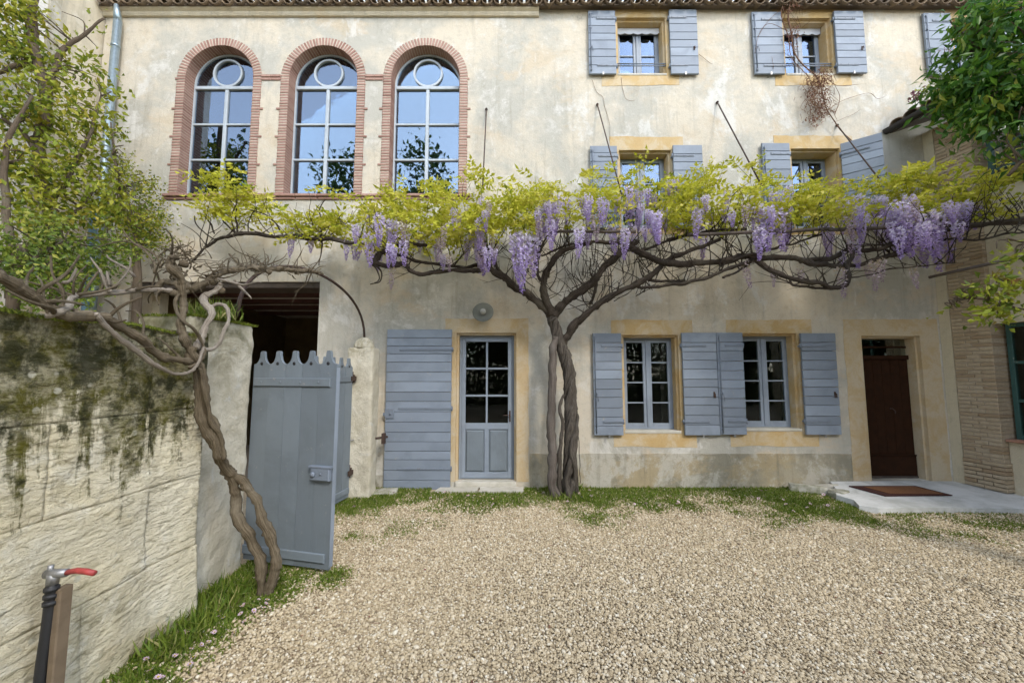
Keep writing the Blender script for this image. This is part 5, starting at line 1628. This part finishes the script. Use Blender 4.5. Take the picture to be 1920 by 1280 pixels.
# ================================================================== OLD VINE ON THE LEFT WALL
ov = empty('old_vine', (-1.81, -2.62, 0)); tag(ov, 'gnarled bare old vine climbing from the gate over the stone wall', 'vine')
def obuild(mb, name, mat): return wbuild(mb, name, mat, ov)
def D(u, v, dep): return P(u, v, CAM_D - dep)      # by depth from the eye
def vine(pts, r0, r1, name, mat, sides=10, wob=.008, lump=.28):
    m = MB(); l = branch(m, None, r0 * .88, r1 * .82, sides + 2, 9, .45, wob * 1.5, len(pts) * 3, [D(*p) for p in pts], .38); obuild(m, name, mat); return l
def W(u, v, off=0.11):      # in front of the wall face
    return (u, v, (2.2 - off) * FPX / (960 - u) * 0.995)
vine([(492, 1118, 2.95), (490, 1070, 2.95), (470, 1010, 2.93), (448, 960, 2.9), (440, 915, 2.88), (425, 880, 2.82)] + [W(*q) for q in ((405, 850), (388, 800), (375, 750), (366, 700), (360, 660))], .042, .034, 'stem', 'bark_old')
vine([(497, 1120, 2.95), (512, 1080, 2.95), (515, 1040, 2.95), (500, 990, 2.94), (480, 940, 2.92), (455, 905, 2.88), (430, 885, 2.82)] + [W(*q, .14) for q in ((412, 850), (400, 800), (388, 750), (378, 700), (362, 650))], .040, .030, 'stem', 'bark_old')
vine([W(420, 860, .17), W(410, 820, .17), W(392, 770, .16), W(380, 720, .16), W(372, 690, .16)], .018, .014, 'stem', 'bark_old', 8)
a1 = vine([W(364, 680), W(330, 675), W(295, 662), W(255, 635), W(220, 610), W(175, 592), W(125, 588), W(85, 565), W(45, 545), W(0, 520), W(-60, 495)], .030, .029, 'limb', 'bark_old')
vine([W(355, 690, .15), W(372, 680, .16), W(385, 655, .16), W(375, 630, .15), W(345, 605, .15), W(335, 580, .12), W(338, 555, .12), W(354, 545, .12)], .013, .010, 'limb', 'bark_old', 8)
vine([W(178, 588, .14), W(200, 610, .14), W(230, 640, .14), W(270, 670, .14), W(300, 692, .14), W(330, 702, .15), W(360, 695, .17), W(380, 660, .17), W(384, 650, .16)], .015, .011, 'limb', 'bark_pale', 8)
vine([W(360, 670), W(345, 640), W(335, 605), W(340, 575), W(338, 545), W(335, 520), W(318, 500)], .032, .024, 'limb', 'bark_old')
vine([W(368, 655), W(385, 625), (398, 590, 2.68), (385, 570, 2.70), (388, 555, 2.74), (408, 545, 2.8), (415, 535, 2.82)], .024, .024, 'limb', 'bark_pale')
vine([W(372, 660), (400, 650, 2.68), (420, 630, 2.72), (430, 600, 2.76), (425, 580, 2.78), (410, 572, 2.78), (395, 575, 2.76)], .017, .015, 'limb', 'bark_pale')
a2 = vine([(320, 545, 2.58), (290, 542, 2.5), (255, 545, 2.42), (220, 548, 2.36), (180, 550, 2.3), (150, 555, 2.2), W(120, 575, .1), W(85, 592, .1)], .022, .014, 'limb', 'bark_pale', 8)
vine([(320, 546, 2.58), (335, 545, 2.6), (330, 532, 2.6), (310, 528, 2.58), (296, 535, 2.56), (292, 550, 2.54)], .024, .022, 'limb', 'bark_old', 8)
kn = vine([(352, 545, 2.62), (330, 520, 2.62), (322, 498, 2.62), (330, 480, 2.64)], .036, .03, 'limb', 'bark_old')
a3 = vine([(340, 545, 2.66), (385, 530, 2.75), (420, 512, 2.85), (470, 502, 3.0), (520, 505, 3.25), (565, 508, 3.5), (600, 512, 3.8)], .03, .02, 'limb', 'bark_old')
vine([(460, 500, 3.0), (445, 490, 3.0), (430, 475, 2.98)], .016, .008, 'limb', 'bark_old', 7)
# spurs
sp = MB()
def spur(p, d, L, r, seed):
    p = Vector(p); d = Vector(d).normalized(); pts = [p.copy()]
    n = 7
    for i in range(n):
        d = (d + 0.95 * Vector((mnoise.noise(p * 7 + Vector((seed, 0, 0))), mnoise.noise(p * 7 + Vector((0, seed, 0))), mnoise.noise(p * 7 + Vector((0, 0, seed)))))).normalized()
        p = p + d * (L / n); pts.append(p.copy())
    sp.tube(pts, [r * (1 - .6 * i / n) for i in range(n + 1)], 6, True)
for c in range(64):
    p = D(random.gauss(330, 24), random.gauss(488, 16), random.uniform(2.5, 2.75)); spur(p, (random.gauss(0, 1), random.gauss(0, .6), random.gauss(.45, .8)), random.uniform(.05, .24), random.uniform(.002, .008), c)
for c in range(120):
    i = random.randrange(len(a3)); p = a3[i] + Vector((random.gauss(0, .03), random.gauss(0, .03), random.gauss(0, .025))); spur(p, (random.gauss(0, 1), random.gauss(0, .7), random.gauss(.35, .8)), random.uniform(.04, .2) * (2 if random.random() < .2 else 1), random.uniform(.002, .007), c + 200)
for ln_, n_ in ((a1, 14), (a2, 14)):
    for c in range(n_):
        p = random.choice(ln_); spur(p, (random.gauss(0, .8), random.gauss(0, .5), random.uniform(.3, 1)), random.uniform(.1, .3), random.uniform(.005, .011), c + 400)
obuild(sp, 'spurs', 'bark_old')['kind'] = 'stuff'
for pts in ([(118, 580, 2.1), (116, 545, 2.1), (108, 525, 2.1), (95, 480, 2.1)], [(116, 528, 2.1), (130, 525, 2.1), (145, 505, 2.12)], [(205, 545, 2.3), (190, 515, 2.3), (170, 483, 2.3)], [(212, 540, 2.32), (235, 515, 2.34), (243, 482, 2.36)],
            [(205, 535, 2.3), (200, 508, 2.3)], [(290, 512, 2.5), (285, 490, 2.5), (250, 455, 2.5), (232, 432, 2.5)], [(300, 500, 2.55), (290, 480, 2.55), (245, 456, 2.55), (185, 462, 2.5)], [(250, 518, 2.45), (230, 500, 2.4), (200, 478, 2.4)],
            [(440, 525, 2.85), (460, 548, 2.85), (470, 560, 2.85)], [(400, 520, 2.8), (450, 535, 2.8), (490, 530, 2.8)]):
    vine(pts, .011, .005, 'spur', 'bark_old' if len(pts) > 3 else 'bark_pale', 7)
# knots
for (u, v, dep, r) in ((330, 505, 2.6, .055), (345, 495, 2.62, .05), (118, 575, 2.1, .03), (213, 538, 2.32, .03), (400, 528, 2.78, .05), (450, 505, 2.92, .05), (480, 502, 3.0, .045), (505, 510, 3.1, .04), (556, 512, 3.45, .035), (580, 508, 3.6, .04), (415, 545, 2.82, .045)):
    r *= .5
    m = MB(); c_ = D(u, v, dep)
    m.tube([c_ + Vector((-r, 0, -r * .5)), c_ + Vector((-r * .4, 0, 0)), c_ + Vector((r * .5, r * .2, r * .2)), c_ + Vector((r, 0, r * .4))], [r * .4, r, r * .9, r * .35], 10, True, .6, u); obuild(m, 'burl', 'bark_old')

# ================================================================== TREES AND SHRUBS
def foliage_cloud(name, parent, blobs, n, ll, lw, mat, droop=0.0, clump=0.12, per=14):
    """blobs: (centre, (rx, ry, rz), weight); leaves sit in sprays"""
    w = np.array([b[2] for b in blobs], dtype=float); w /= w.sum()
    ns = max(1, n // per)
    which = rng.choice(len(blobs), ns, p=w)
    c = np.array([tuple(b[0]) for b in blobs])[which]; r = np.array([b[1] for b in blobs])[which]
    d = unit(rng.normal(size=(ns, 3))) * (rng.random((ns, 1)) ** 0.45)
    sp_ = c + d * r
    pos = np.repeat(sp_, per, 0) + rng.normal(0, clump, (ns * per, 3)) * np.array([1, 1, .7])
    di = np.repeat(d, per, 0) * 0.5 + rng.normal(0, .8, (ns * per, 3)) + np.array([0, 0, -droop])
    base_r = np.repeat(np.clip(rng.normal(.45, .22, ns), 0, 1), per)
    q = leaf_quads(pos, di, ll * rng.uniform(.6, 1.2, len(pos)), lw * rng.uniform(.7, 1.2, len(pos)), .25)
    o = np_mesh(name, q - np.array(parent.location), None, mat, np.repeat(np.clip(base_r + rng.normal(0, .14, len(pos)), 0, 1), 2), parent)
    o['kind'] = 'stuff'
    return o
def tree(name, base, label, cat, trunk_pts, r0, limbs_, blobs, n, ll, lw, mat, bark='bark_tree', droop=0.0, group=None, twigs=30, clump=.12, per=14):
    t = empty(name, base); tag(t, label, cat, group)
    m = MB(); branch(m, None, r0, r0 * .55, 12, 5, .2, .015, 3, trunk_pts); wbuild(m, 'trunk', bark, t)
    m = MB(); ends = []
    for i, l in enumerate(limbs_):
        ln_ = branch(m, None, l[1], l[2], 8, 5, .2, .015, i * 5, l[0]); ends += ln_[2:]
    for c in range(twigs):
        b = random.choice(blobs); tgt = Vector(b[0]) + Vector((random.gauss(0, .5) * b[1][0], random.gauss(0, .5) * b[1][1], random.gauss(0, .5) * b[1][2]))
        e = min(ends, key=lambda q: (q - tgt).length) if ends else trunk_pts[-1]
        mid = (e + tgt) / 2 + Vector((random.gauss(0, .05), random.gauss(0, .05), .05))
        m.tube(smooth_line([e, mid, tgt], 4), [.009, .008, .008, .007, .006, .005, .005, .004, .003], 5)
    o = wbuild(m, 'limbs', bark, t)
    foliage_cloud('crown', t, blobs, n, ll, lw, mat, droop, clump, per)
    return t
def B(u, v, d, rpx, w=1.0, flat=1.0):
    p = P(u, v, d); r = rpx / (FPX / (CAM_D - d))
    return (p, (r, r * .8, r * flat), w)
b0 = P(112, 600, 1.3)
tree('yellow_green_tree', (b0.x, b0.y, 0), 'tall yellow-green tree in front of the neighbouring building at the left', 'tree',
     [Vector((b0.x, b0.y, 0)), Vector((b0.x, b0.y, 1.5)), P(105, 480, 1.3), P(90, 380, 1.3), P(70, 290, 1.3), P(85, 180, 1.3), P(60, 60, 1.3), P(70, -60, 1.3)], .075,
     [([P(85, 180, 1.3), P(120, 95, 1.2), P(160, 65, 1.15), P(195, 35, 1.1)], .035, .012), ([P(80, 300, 1.3), P(40, 250, 1.4), P(5, 220, 1.5)], .03, .015), ([P(90, 380, 1.3), P(130, 330, 1.2), P(165, 260, 1.2), P(190, 180, 1.1)], .03, .01),
      ([P(60, 120, 1.3), P(20, 125, 1.4), P(-20, 150, 1.4)], .03, .014), ([P(100, 450, 1.3), P(140, 400, 1.2), P(190, 330, 1.1)], .03, .01), ([P(20, 560, 1.7), P(15, 400, 1.7), P(10, 280, 1.7), P(60, 180, 1.6)], .04, .015)],
     [B(25, 90, 1.4, 45, 1.0), B(40, 20, 1.4, 45, .35), B(110, 30, 1.2, 60, .12), B(40, 200, 1.5, 55, .9), B(20, 300, 1.6, 60, .9), B(95, 200, 1.3, 60, .45), B(160, 110, 1.1, 40, .25), B(130, 240, 1.2, 55, .7), B(180, 230, 1.1, 40, .5), B(80, 330, 1.4, 65, 1.0), B(160, 320, 1.1, 55, .8), B(140, 395, 1.2, 55, .8), B(40, 390, 1.6, 55, .7), B(195, 160, 1.05, 30, .15), B(200, 390, 1.1, 40, .4), B(15, 30, 1.4, 50, .6), B(60, 110, 1.3, 40, .5), B(5, 200, 1.5, 50, .6), B(120, 150, 1.2, 40, .3)],
     4700, .082, .042, 'leaf_olive', droop=.25, twigs=70, clump=.10)
b0 = P(268, 600, .6)
tree('evergreen_shrub', (b0.x, b0.y, 0), 'rounded dark evergreen shrub against the facade beside the arched windows', 'shrub',
     [Vector((b0.x, b0.y, 0)), Vector((b0.x, b0.y, 1.6)), P(255, 480, .6), P(260, 400, .55)], .06, [([P(255, 480, .6), P(290, 420, .5)], .02, .01), ([P(258, 450, .6), P(230, 380, .5)], .02, .01), ([P(230, 400, .5), P(215, 290, .4), P(208, 230, .35)], .02, .008)],
     [B(265, 400, .5, 42, 1.0, 1.2), B(285, 430, .6, 38, .8), B(250, 450, .6, 45, .8), B(225, 400, .5, 35, .5), B(232, 335, .4, 30, .35), B(212, 250, .35, 22, .2), B(220, 300, .35, 22, .2), B(275, 350, .4, 26, .3)], 3400, .045, .026, 'leaf_olive', twigs=40, clump=.08)
b0 = P(20, 600, 1.9)
tree('dark_laurel', (b0.x, b0.y, 0), 'dark green laurel bush just behind the mossy wall at the left edge', 'shrub',
     [Vector((b0.x, b0.y, 0)), Vector((b0.x, b0.y, 1.4)), P(30, 520, 1.9), P(40, 460, 1.9)], .06, [([P(30, 520, 1.9), P(70, 480, 1.8), P(120, 450, 1.7)], .02, .01)],
     [B(20, 500, 1.9, 60, 1.0), B(80, 520, 1.9, 50, .9), B(130, 470, 1.6, 45, .6), B(60, 440, 1.9, 50, .6), B(-40, 470, 1.9, 60, .6), B(180, 500, 1.4, 40, .5), B(225, 470, 1.2, 35, .4), B(110, 560, 1.9, 40, .5)], 3800, .06, .03, 'leaf_mid', twigs=40, clump=.1)
# tree at the right, trunk out of the picture
tb = Vector((4.9, -3.2, 0))
tree('overhanging_tree', tuple(tb), 'glossy dark green tree whose branches hang in at the upper right', 'tree',
     [tb, tb + Vector((.05, .1, 1.5)), tb + Vector((0, .2, 3.0)), tb + Vector((-.1, .4, 4.5)), tb + Vector((-.2, .6, 5.6))], .14,
     [([tb + Vector((0, .2, 3.4)), P(1930, 220, 2.3), P(1850, 180, 2.1), P(1790, 200, 1.8)], .035, .012), ([tb + Vector((-.1, .4, 4.3)), P(1900, 100, 2.2), P(1840, 90, 2.0), P(1800, 60, 1.9)], .035, .012), ([tb + Vector((0, .2, 3.0)), P(1940, 300, 2.4), P(1890, 330, 2.3)], .03, .012)],
     [B(1895, 40, 2.2, 70, 1.0), B(1850, 80, 2.1, 55, 1.0), B(1830, 35, 2.0, 40, .5), B(1900, 150, 2.3, 70, 1.2), B(1840, 150, 2.0, 55, 1.0), B(1800, 175, 1.9, 40, .6), B(1860, 215, 2.2, 55, .9), B(1780, 185, 1.8, 28, .3), B(1820, 195, 1.9, 35, .5), B(1890, 245, 2.3, 30, .3), B(1800, 110, 1.9, 28, .25), B(1980, 120, 2.4, 90, 1.0), B(1990, 260, 2.4, 60, .5)],
     3500, .115, .042, 'leaf_right', droop=.8, twigs=60, clump=.09)
sb = Vector((3.75, -3.1, 0))
tree('lime_green_bush', tuple(sb), 'lime green leafy sprig reaching in at the right edge below the trellis', 'shrub',
     [sb, sb + Vector((.1, .1, 1.0)), sb + Vector((.25, .15, 1.9)), P(1985, 590, 2.4)], .03, [([P(1985, 590, 2.4), P(1900, 575, 2.3), P(1840, 560, 2.2), P(1790, 570, 2.1)], .010, .004), ([P(1985, 600, 2.4), P(1920, 540, 2.3), P(1870, 530, 2.25)], .010, .004), ([P(1985, 590, 2.4), P(1950, 470, 2.4), P(1900, 450, 2.3)], .01, .004)],
     [B(1820, 555, 2.2, 24, .6, .6), B(1860, 545, 2.25, 30, .8, .7), B(1900, 555, 2.3, 36, 1.0, .8), B(1870, 585, 2.3, 26, .5, .5), B(1790, 580, 2.1, 16, .25, .6), B(1905, 470, 2.35, 22, .35), B(1940, 540, 2.4, 40, .9), B(1900, 520, 2.3, 25, .5)], 430, .075, .04, 'leaf_fresh', droop=.2, twigs=26, clump=.07, per=9)
# self-sown plants on the wing's gutter
gpn = empty('gutter_weed', tuple(P(1722, 185, .35))); tag(gpn, 'small weeds with purple and green leaves growing above the wing gutter', 'plant')
foliage_cloud('leaves', gpn, [B(1728, 178, .3, 10, .5), B(1740, 172, .35, 14, 1), B(1760, 165, .4, 16, 1)], 240, .05, .03, 'leaf_mid', clump=.04, per=8)
foliage_cloud('purple_leaves', gpn, [B(1716, 182, .3, 9, .7), B(1775, 95, .3, 12, .5)], 90, .06, .02, 'leaf_purple', clump=.03, per=8)
m = MB()
for u, v in ((1718, 180), (1740, 168), (1762, 160)): m.tube([P(u, 208, .35), P(u - 2, (208 + v) / 2, .35), P(u, v, .32)], [.006, .005, .003], 5)
wbuild(m, 'stems', 'leaf_mid', gpn)

# dry creeper hanging from the upper window
dc = empty('dry_creeper', tuple(P(1540, 160, .12))); tag(dc, 'dry reddish brown creeper hanging over the upper window sill', 'creeper')
m = MB()
for uvd, r in (([(1490, -10, .10), (1478, 20, .10), (1482, 60, .10), (1490, 100, .12), (1515, 130, .14), (1535, 150, .15), (1548, 200, .12), (1570, 235, .08), (1600, 268, .10)], .012),
               ([(1470, -10, .10), (1465, 30, .10), (1478, 70, .12), (1485, 110, .14), (1520, 150, .14), (1530, 210, .12)], .007), ([(1475, 10, .08), (1450, 30, .08), (1425, 60, .09), (1415, 100, .09)], .004), ([(1480, 60, .1), (1440, 45, .1), (1420, 70, .1)], .004),
               ([(1545, 140, .12), (1570, 160, .05), (1625, 158, .03)], .004), ([(1560, 200, .08), (1590, 185, .04), (1630, 175, .03), (1645, 185, .03), (1660, 180, .03)], .0035), ([(1565, 215, .06), (1575, 180, .04), (1560, 150, .05)], .005), ([(1560, 230, .06), (1600, 215, .03), (1615, 205, .03)], .003),
               ([(1110, 150, .012), (1118, 172, .012), (1130, 182, .012), (1134, 200, .012), (1143, 230, .012), (1144, 262, .012)], .003), ([(1165, 146, .012), (1168, 170, .012), (1175, 187, .012), (1190, 188, .012)], .003), ([(1310, 102, .012), (1322, 112, .012), (1336, 120, .012)], .003)):
    branch(m, uvd, r, r * .5, 6, 5, .2, .006)
for c in range(130):
    u, v = random.gauss(1535, 16), random.uniform(128, 215); p = P(u, v, random.uniform(.06, .2))
    e = p + Vector((random.gauss(0, .05), random.gauss(0, .03), -random.uniform(.04, .16))); m.tube([p, (p + e) / 2 + Vector((random.gauss(0, .015), 0, 0)), e], [.003, .003, .002], 4)
for c in range(60):
    u, v = random.gauss(1484, 14), random.uniform(-5, 130); p = P(u, v, random.uniform(.06, .16))
    e = p + Vector((random.gauss(0, .05), random.gauss(0, .03), random.gauss(0, .09))); m.tube([p, e], [.0035, .002], 4)
wbuild(m, 'twigs', 'twig_dry', dc)['kind'] = 'stuff'
foliage_cloud('dry_leaves', dc, [B(1535, 150, .14, 22, 1.0, 1.0), B(1532, 180, .13, 20, 1.0, 1.2), B(1545, 205, .11, 15, .5), B(1525, 225, .09, 10, .25, 1.4), B(1487, 70, .12, 12, .25, 2.2), B(1480, 15, .1, 14, .2)], 1500, .03, .018, 'leaf_dry', droop=.7, clump=.03, per=8)

# trees across the court, seen mirrored in the panes
for i, (x, y, h, rad, lab) in enumerate(((-17.0, -16.0, 15.6, 4.0, 'broad dark tree across the court mirrored in the left arched window'), (-9.6, -16.0, 14.6, 3.0, 'dark tree across the court mirrored in the middle arched window'), (-5.4, -16.5, 15.4, 2.3, 'dark tree across the court mirrored in the right arched window'), (7.6, -16.5, 12.8, 2.6, 'tall dark tree across the court mirrored in the window above the trellis'), (1.0, -17.5, 8.0, 3.2, 'low spreading tree across the court mirrored in the glazed door'), (13.5, -16.5, 9.0, 3.4, 'low broad tree across the court mirrored in the ground floor panes'))):
    bs = [(Vector((x + random.uniform(-.6, .6) * rad, y + random.uniform(-.5, .5) * rad, h * random.uniform(.35, .85))), (rad * random.uniform(.4, .7), rad * random.uniform(.4, .7), rad * random.uniform(.4, .7)), 1) for _ in range(12)]
    bs.append((Vector((x, y, h - rad * .45)), (rad * .6, rad * .6, rad * .45), 1.2))
    tree('distant_tree', (x, y, 0), lab, 'tree', [Vector((x, y, 0)), Vector((x + .1, y, h * .3)), Vector((x, y + .1, h * .6)), Vector((x, y, h * .8))], .3,
         [([Vector((x, y, h * .4)), Vector((x + s * rad * .4, y, h * .6)), Vector((x + s * rad * .7, y, h * .75))], .1, .03) for s in (-1, 1)], bs, 7000, .34, .2, 'leaf_dark', twigs=20, clump=.4)
hb = empty('boundary_hedge', (0, -15, 0)); tag(hb, 'clipped dark hedge across the court mirrored in the ground floor panes', 'hedge')
pos = np.stack([rng.uniform(-16, 16, 44000), rng.uniform(-1.1, 1.1, 44000), rng.uniform(0, 6.2, 44000)], 1)
q = leaf_quads(pos, rng.normal(size=(44000, 3)), .24, .15); o = np_mesh('leaves', q, None, 'leaf_dark', np.repeat(rng.random(44000) * .7, 2), hb); o['kind'] = 'stuff'

# ================================================================== GRASS, DAISIES, GRAVEL
def gmask(x, y):
    """how grassy the court is at a place, 0..1"""
    n = 0.5 + 0.5 * np.array([mnoise.noise(Vector((a * 1.3, b * 1.3, 4.0))) + .6 * mnoise.noise(Vector((a * 4, b * 4, 1.0))) for a, b in zip(x, y)])
    wdt = np.interp(x, [-2.4, -1.9, -1.2, 0, 1, 3, 4.2, 4.6, 6, 7.5], [1.9, 1.85, 1.6, 1.4, 1.4, 1.48, 1.75, 2.0, 2.05, 2.05])
    dd = (-y) / wdt
    g = np.clip((1.0 - dd) * 1.5 + (n - .5) * 1.7, 0, 1)
    g = np.maximum(g, np.clip(1.35 - dd * 2.5 + (n - .5) * .5, 0, 1))
    g = np.where(y > -0.02, 0, g)
    # tail of grass in front of the slab
    # beside the stone wall and the open gate
    dl = (x + 2.2) / np.interp(y, [-5.5, -3.6, -3.2, -2.8, -2.3, -1.6], [.5, .55, .55, .62, .75, .2])
    g2 = np.clip((1.0 - dl) * 2.0 + (n - .5) * 1.5, 0, 1) * (y < -1.5) * (x > -2.25)
    g3 = np.clip(1 - np.hypot((x + 1.42) / .22, (y + 2.4) / .25), 0, 1) * 1.2
    return np.clip(np.maximum(np.maximum(g, g2), g3), 0, 1)
def on_slab(x, y): return (x > 4.15) & (y > -1.0)
def in_step(x, y): return (x > -1.12) & (x < 0.17) & (y > -.25)
N = 230000
gx = np.concatenate([rng.uniform(-2.3, 7.2, N), rng.uniform(-2.25, -1.2, N // 3)]); gy = np.concatenate([rng.uniform(-2.0, -0.01, N), rng.uniform(-5.0, -1.6, N // 3)])
gg = gmask(gx, gy)
keep = (rng.random(len(gx)) < gg ** 1.1 * .85) & ~on_slab(gx, gy) & ~in_step(gx, gy)
gx, gy, gg = gx[keep], gy[keep], gg[keep]
n = len(gx)
h = (0.014 + 0.036 * rng.random(n) ** 2) * (.5 + .7 * gg)
tall = ((gx < -1.9) & (gy < -2.5) & (gy > -3.3)) | ((np.abs(gx - .75) < .25) & (gy > -.6))
h = np.where(tall & (rng.random(n) < .35), h * 2.6, h)
pos = np.stack([gx, gy, np.zeros(n)], 1)
di = np.stack([rng.normal(0, .5, n), rng.normal(0, .5, n), np.ones(n)], 1)
q = leaf_quads(pos, di, h, .007 + .006 * rng.random(n), .5)
gr = np_mesh('grass', q, None, 'grass', np.repeat(np.clip(rng.normal(.42, .25, n) + (1 - gg) * .3, 0, 1), 2))
gr['kind'] = 'stuff'; gr['label'] = 'short green grass along the house front and the stone wall'; gr['category'] = 'grass'

# daisies
def daisy_mesh():
    m = MB(); k = 9
    for i in range(k):
        a = 2 * math.pi * i / k; c, s_ = math.cos(a), math.sin(a); t = .0042
        m.add([(c * .003, s_ * .003, 0), (c * .009 - s_ * t, s_ * .009 + c * t, .0015), (c * .015, s_ * .015, .003), (c * .009 + s_ * t, s_ * .009 - c * t, .0015)], [(0, 1, 2, 3)], None, random.random())
    return m.mesh('petals')
dm = [daisy_mesh() for _ in range(3)]
for d_ in dm: d_.materials.append(M['petal_pink'])
cm = MB(); cm.lathe([(.0042, 0), (.004, .0022), (.002, .0035)], 0, 0, .001, 8); cmesh = cm.mesh('flower_centre'); cmesh.materials.append(m_simple('yellow_floret', (.5, .36, .05)))
sm = MB(); sm.tube([(0, 0, -.05), (.002, 0, -.02), (0, 0, 0)], .0012, 4); smesh = sm.mesh('stem'); smesh.materials.append(M['grass'])
def daisies(n, fx, label, group, s0):
    k = 0; tries = 0
    while k < n and tries < 5000:
        tries += 1
        x, y = fx()
        if on_slab(np.array([x]), np.array([y]))[0] or in_step(np.array([x]), np.array([y]))[0] or gmask(np.array([x]), np.array([y]))[0] < .3: continue
        e = empty('daisy', (x, y, random.uniform(.035, .06))); tag(e, label, 'flower', group)
        e.scale = [s0 * random.uniform(.8, 1.25)] * 3; e.rotation_euler = (random.uniform(-.5, .9), random.uniform(-.4, .4), random.uniform(0, 6))
        for me_, nm in ((random.choice(dm), 'petals'), (cmesh, 'flower_centre'), (smesh, 'stem')):
            o = bpy.data.objects.new(nm, me_); COL.objects.link(o); o.parent = e
        k += 1
daisies(46, lambda: (random.uniform(-2.1, -1.45), random.uniform(-3.9, -2.75)), 'small pink daisy in the grass at the foot of the stone wall', 'pink daisies below the stone wall', 1.0)
daisies(60, lambda: (random.uniform(-2.0, 4.2), random.uniform(-1.05, -.12)), 'small pale daisy in the grass along the house front', 'daisies along the house front', 1.25)

# gravel: real pebbles, instanced
pc = bpy.data.collections.new('pebble_kinds')
import bmesh
for i in range(5):
    bm = bmesh.new(); bmesh.ops.create_icosphere(bm, subdivisions=2 if i < 3 else 1, radius=1)
    sx_, sy_, sz_ = random.uniform(.8, 1.25), random.uniform(.7, 1.0), random.uniform(.5, .75)
    for v in bm.verts:
        k = 1 + .3 * mnoise.noise(v.co * 1.2 + Vector((i * 11, 0, 0)))
        v.co = Vector((v.co.x * sx_ * k, v.co.y * sy_ * k, v.co.z * sz_ * k))
    for f in bm.faces: f.smooth = True
    me = bpy.data.meshes.new('pebble'); bm.to_mesh(me); bm.free(); me.materials.append(M['pebble'])
    pc.objects.link(bpy.data.objects.new('pebble', me))
cell = 0.0134
xs = np.arange(-2.2, 7.3, cell); ys = np.arange(-4.3, -0.02, cell)
X, Y = np.meshgrid(xs, ys); X = X.ravel() + rng.uniform(-.5, .5, X.size) * cell * 1.1; Y = Y.ravel() + rng.uniform(-.5, .5, Y.size) * cell * 1.1
dep = Y + CAM_D
vis = (np.abs(X) < dep * 1.36 + .35)
X, Y = X[vis], Y[vis]
gk = gmask(X, Y)
keep = (rng.random(len(X)) > gk * .86) & ~on_slab(X, Y) & ~in_step(X, Y)
X, Y = X[keep], Y[keep]
pv = np.stack([X, Y, rng.uniform(.001, .010, len(X)) + .006 * np.sin(X * 2.1) * np.sin(Y * 1.7) + .004], 1)
gme = bpy.data.meshes.new('gravel'); gme.vertices.add(len(pv)); gme.vertices.foreach_set('co', pv.astype(np.float32).ravel()); gme.update()
sc_ = gme.attributes.new('size', 'FLOAT', 'POINT'); sz = np.clip(rng.lognormal(math.log(.0082), .3, len(pv)), .005, .024); sc_.data.foreach_set('value', sz.astype(np.float32))
go = obj('gravel', gme); go['kind'] = 'stuff'; go['label'] = 'loose beige pea gravel covering the court'; go['category'] = 'gravel'
ng = bpy.data.node_groups.new('scatter_pebbles', 'GeometryNodeTree')
ng.interface.new_socket('Geometry', in_out='INPUT', socket_type='NodeSocketGeometry')
ng.interface.new_socket('Geometry', in_out='OUTPUT', socket_type='NodeSocketGeometry')
gi = ng.nodes.new('NodeGroupInput'); g_o = ng.nodes.new('NodeGroupOutput')
ip = ng.nodes.new('GeometryNodeInstanceOnPoints'); mtp = ng.nodes.new('GeometryNodeMeshToPoints')
ci = ng.nodes.new('GeometryNodeCollectionInfo'); ci.inputs['Collection'].default_value = pc; ci.inputs['Separate Children'].default_value = True; ci.inputs['Reset Children'].default_value = True
rv = ng.nodes.new('FunctionNodeRandomValue'); rv.data_type = 'FLOAT_VECTOR'; rv.inputs[0].default_value = (-.5, -.5, 0); rv.inputs[1].default_value = (.5, .5, 6.28)
na = ng.nodes.new('GeometryNodeInputNamedAttribute'); na.data_type = 'FLOAT'; na.inputs['Name'].default_value = 'size'
ng.links.new(gi.outputs[0], mtp.inputs['Mesh']); ng.links.new(mtp.outputs[0], ip.inputs['Points'])
ng.links.new(ci.outputs[0], ip.inputs['Instance']); ip.inputs['Pick Instance'].default_value = True
ng.links.new(rv.outputs[0], ip.inputs['Rotation']); ng.links.new(na.outputs['Attribute'], ip.inputs['Scale'])
ng.links.new(ip.outputs[0], g_o.inputs[0])
md = go.modifiers.new('scatter', 'NODES'); md.node_group = ng

# fallen petals, leaf bits and twigs on the gravel
nl_ = 520
lx = rng.uniform(-1.9, 6.5, nl_); ly = -0.5 - 3.6 * rng.random(nl_) ** 1.3
ok = (np.abs(lx) < (ly + CAM_D) * 1.36) & ~on_slab(lx, ly) & ((lx > -1.4) | (ly > -2))
lx, ly = lx[ok], ly[ok]; nl_ = len(lx)
pos = np.stack([lx, ly, np.full(nl_, .021)], 1); di = np.stack([rng.normal(size=nl_), rng.normal(size=nl_), rng.normal(0, .12, nl_)], 1)
tw_ = rng.random(nl_) < .45
q = leaf_quads(pos, di, np.where(tw_, rng.uniform(.03, .09, nl_), rng.uniform(.012, .028, nl_)), np.where(tw_, .004, rng.uniform(.008, .016, nl_)), .15)
lit = np_mesh('fallen_litter', q, None, 'leaf_dry', np.repeat(rng.random(nl_), 2)); lit['kind'] = 'stuff'; lit['label'] = 'dry twigs and leaf bits scattered on the gravel'; lit['category'] = 'litter'
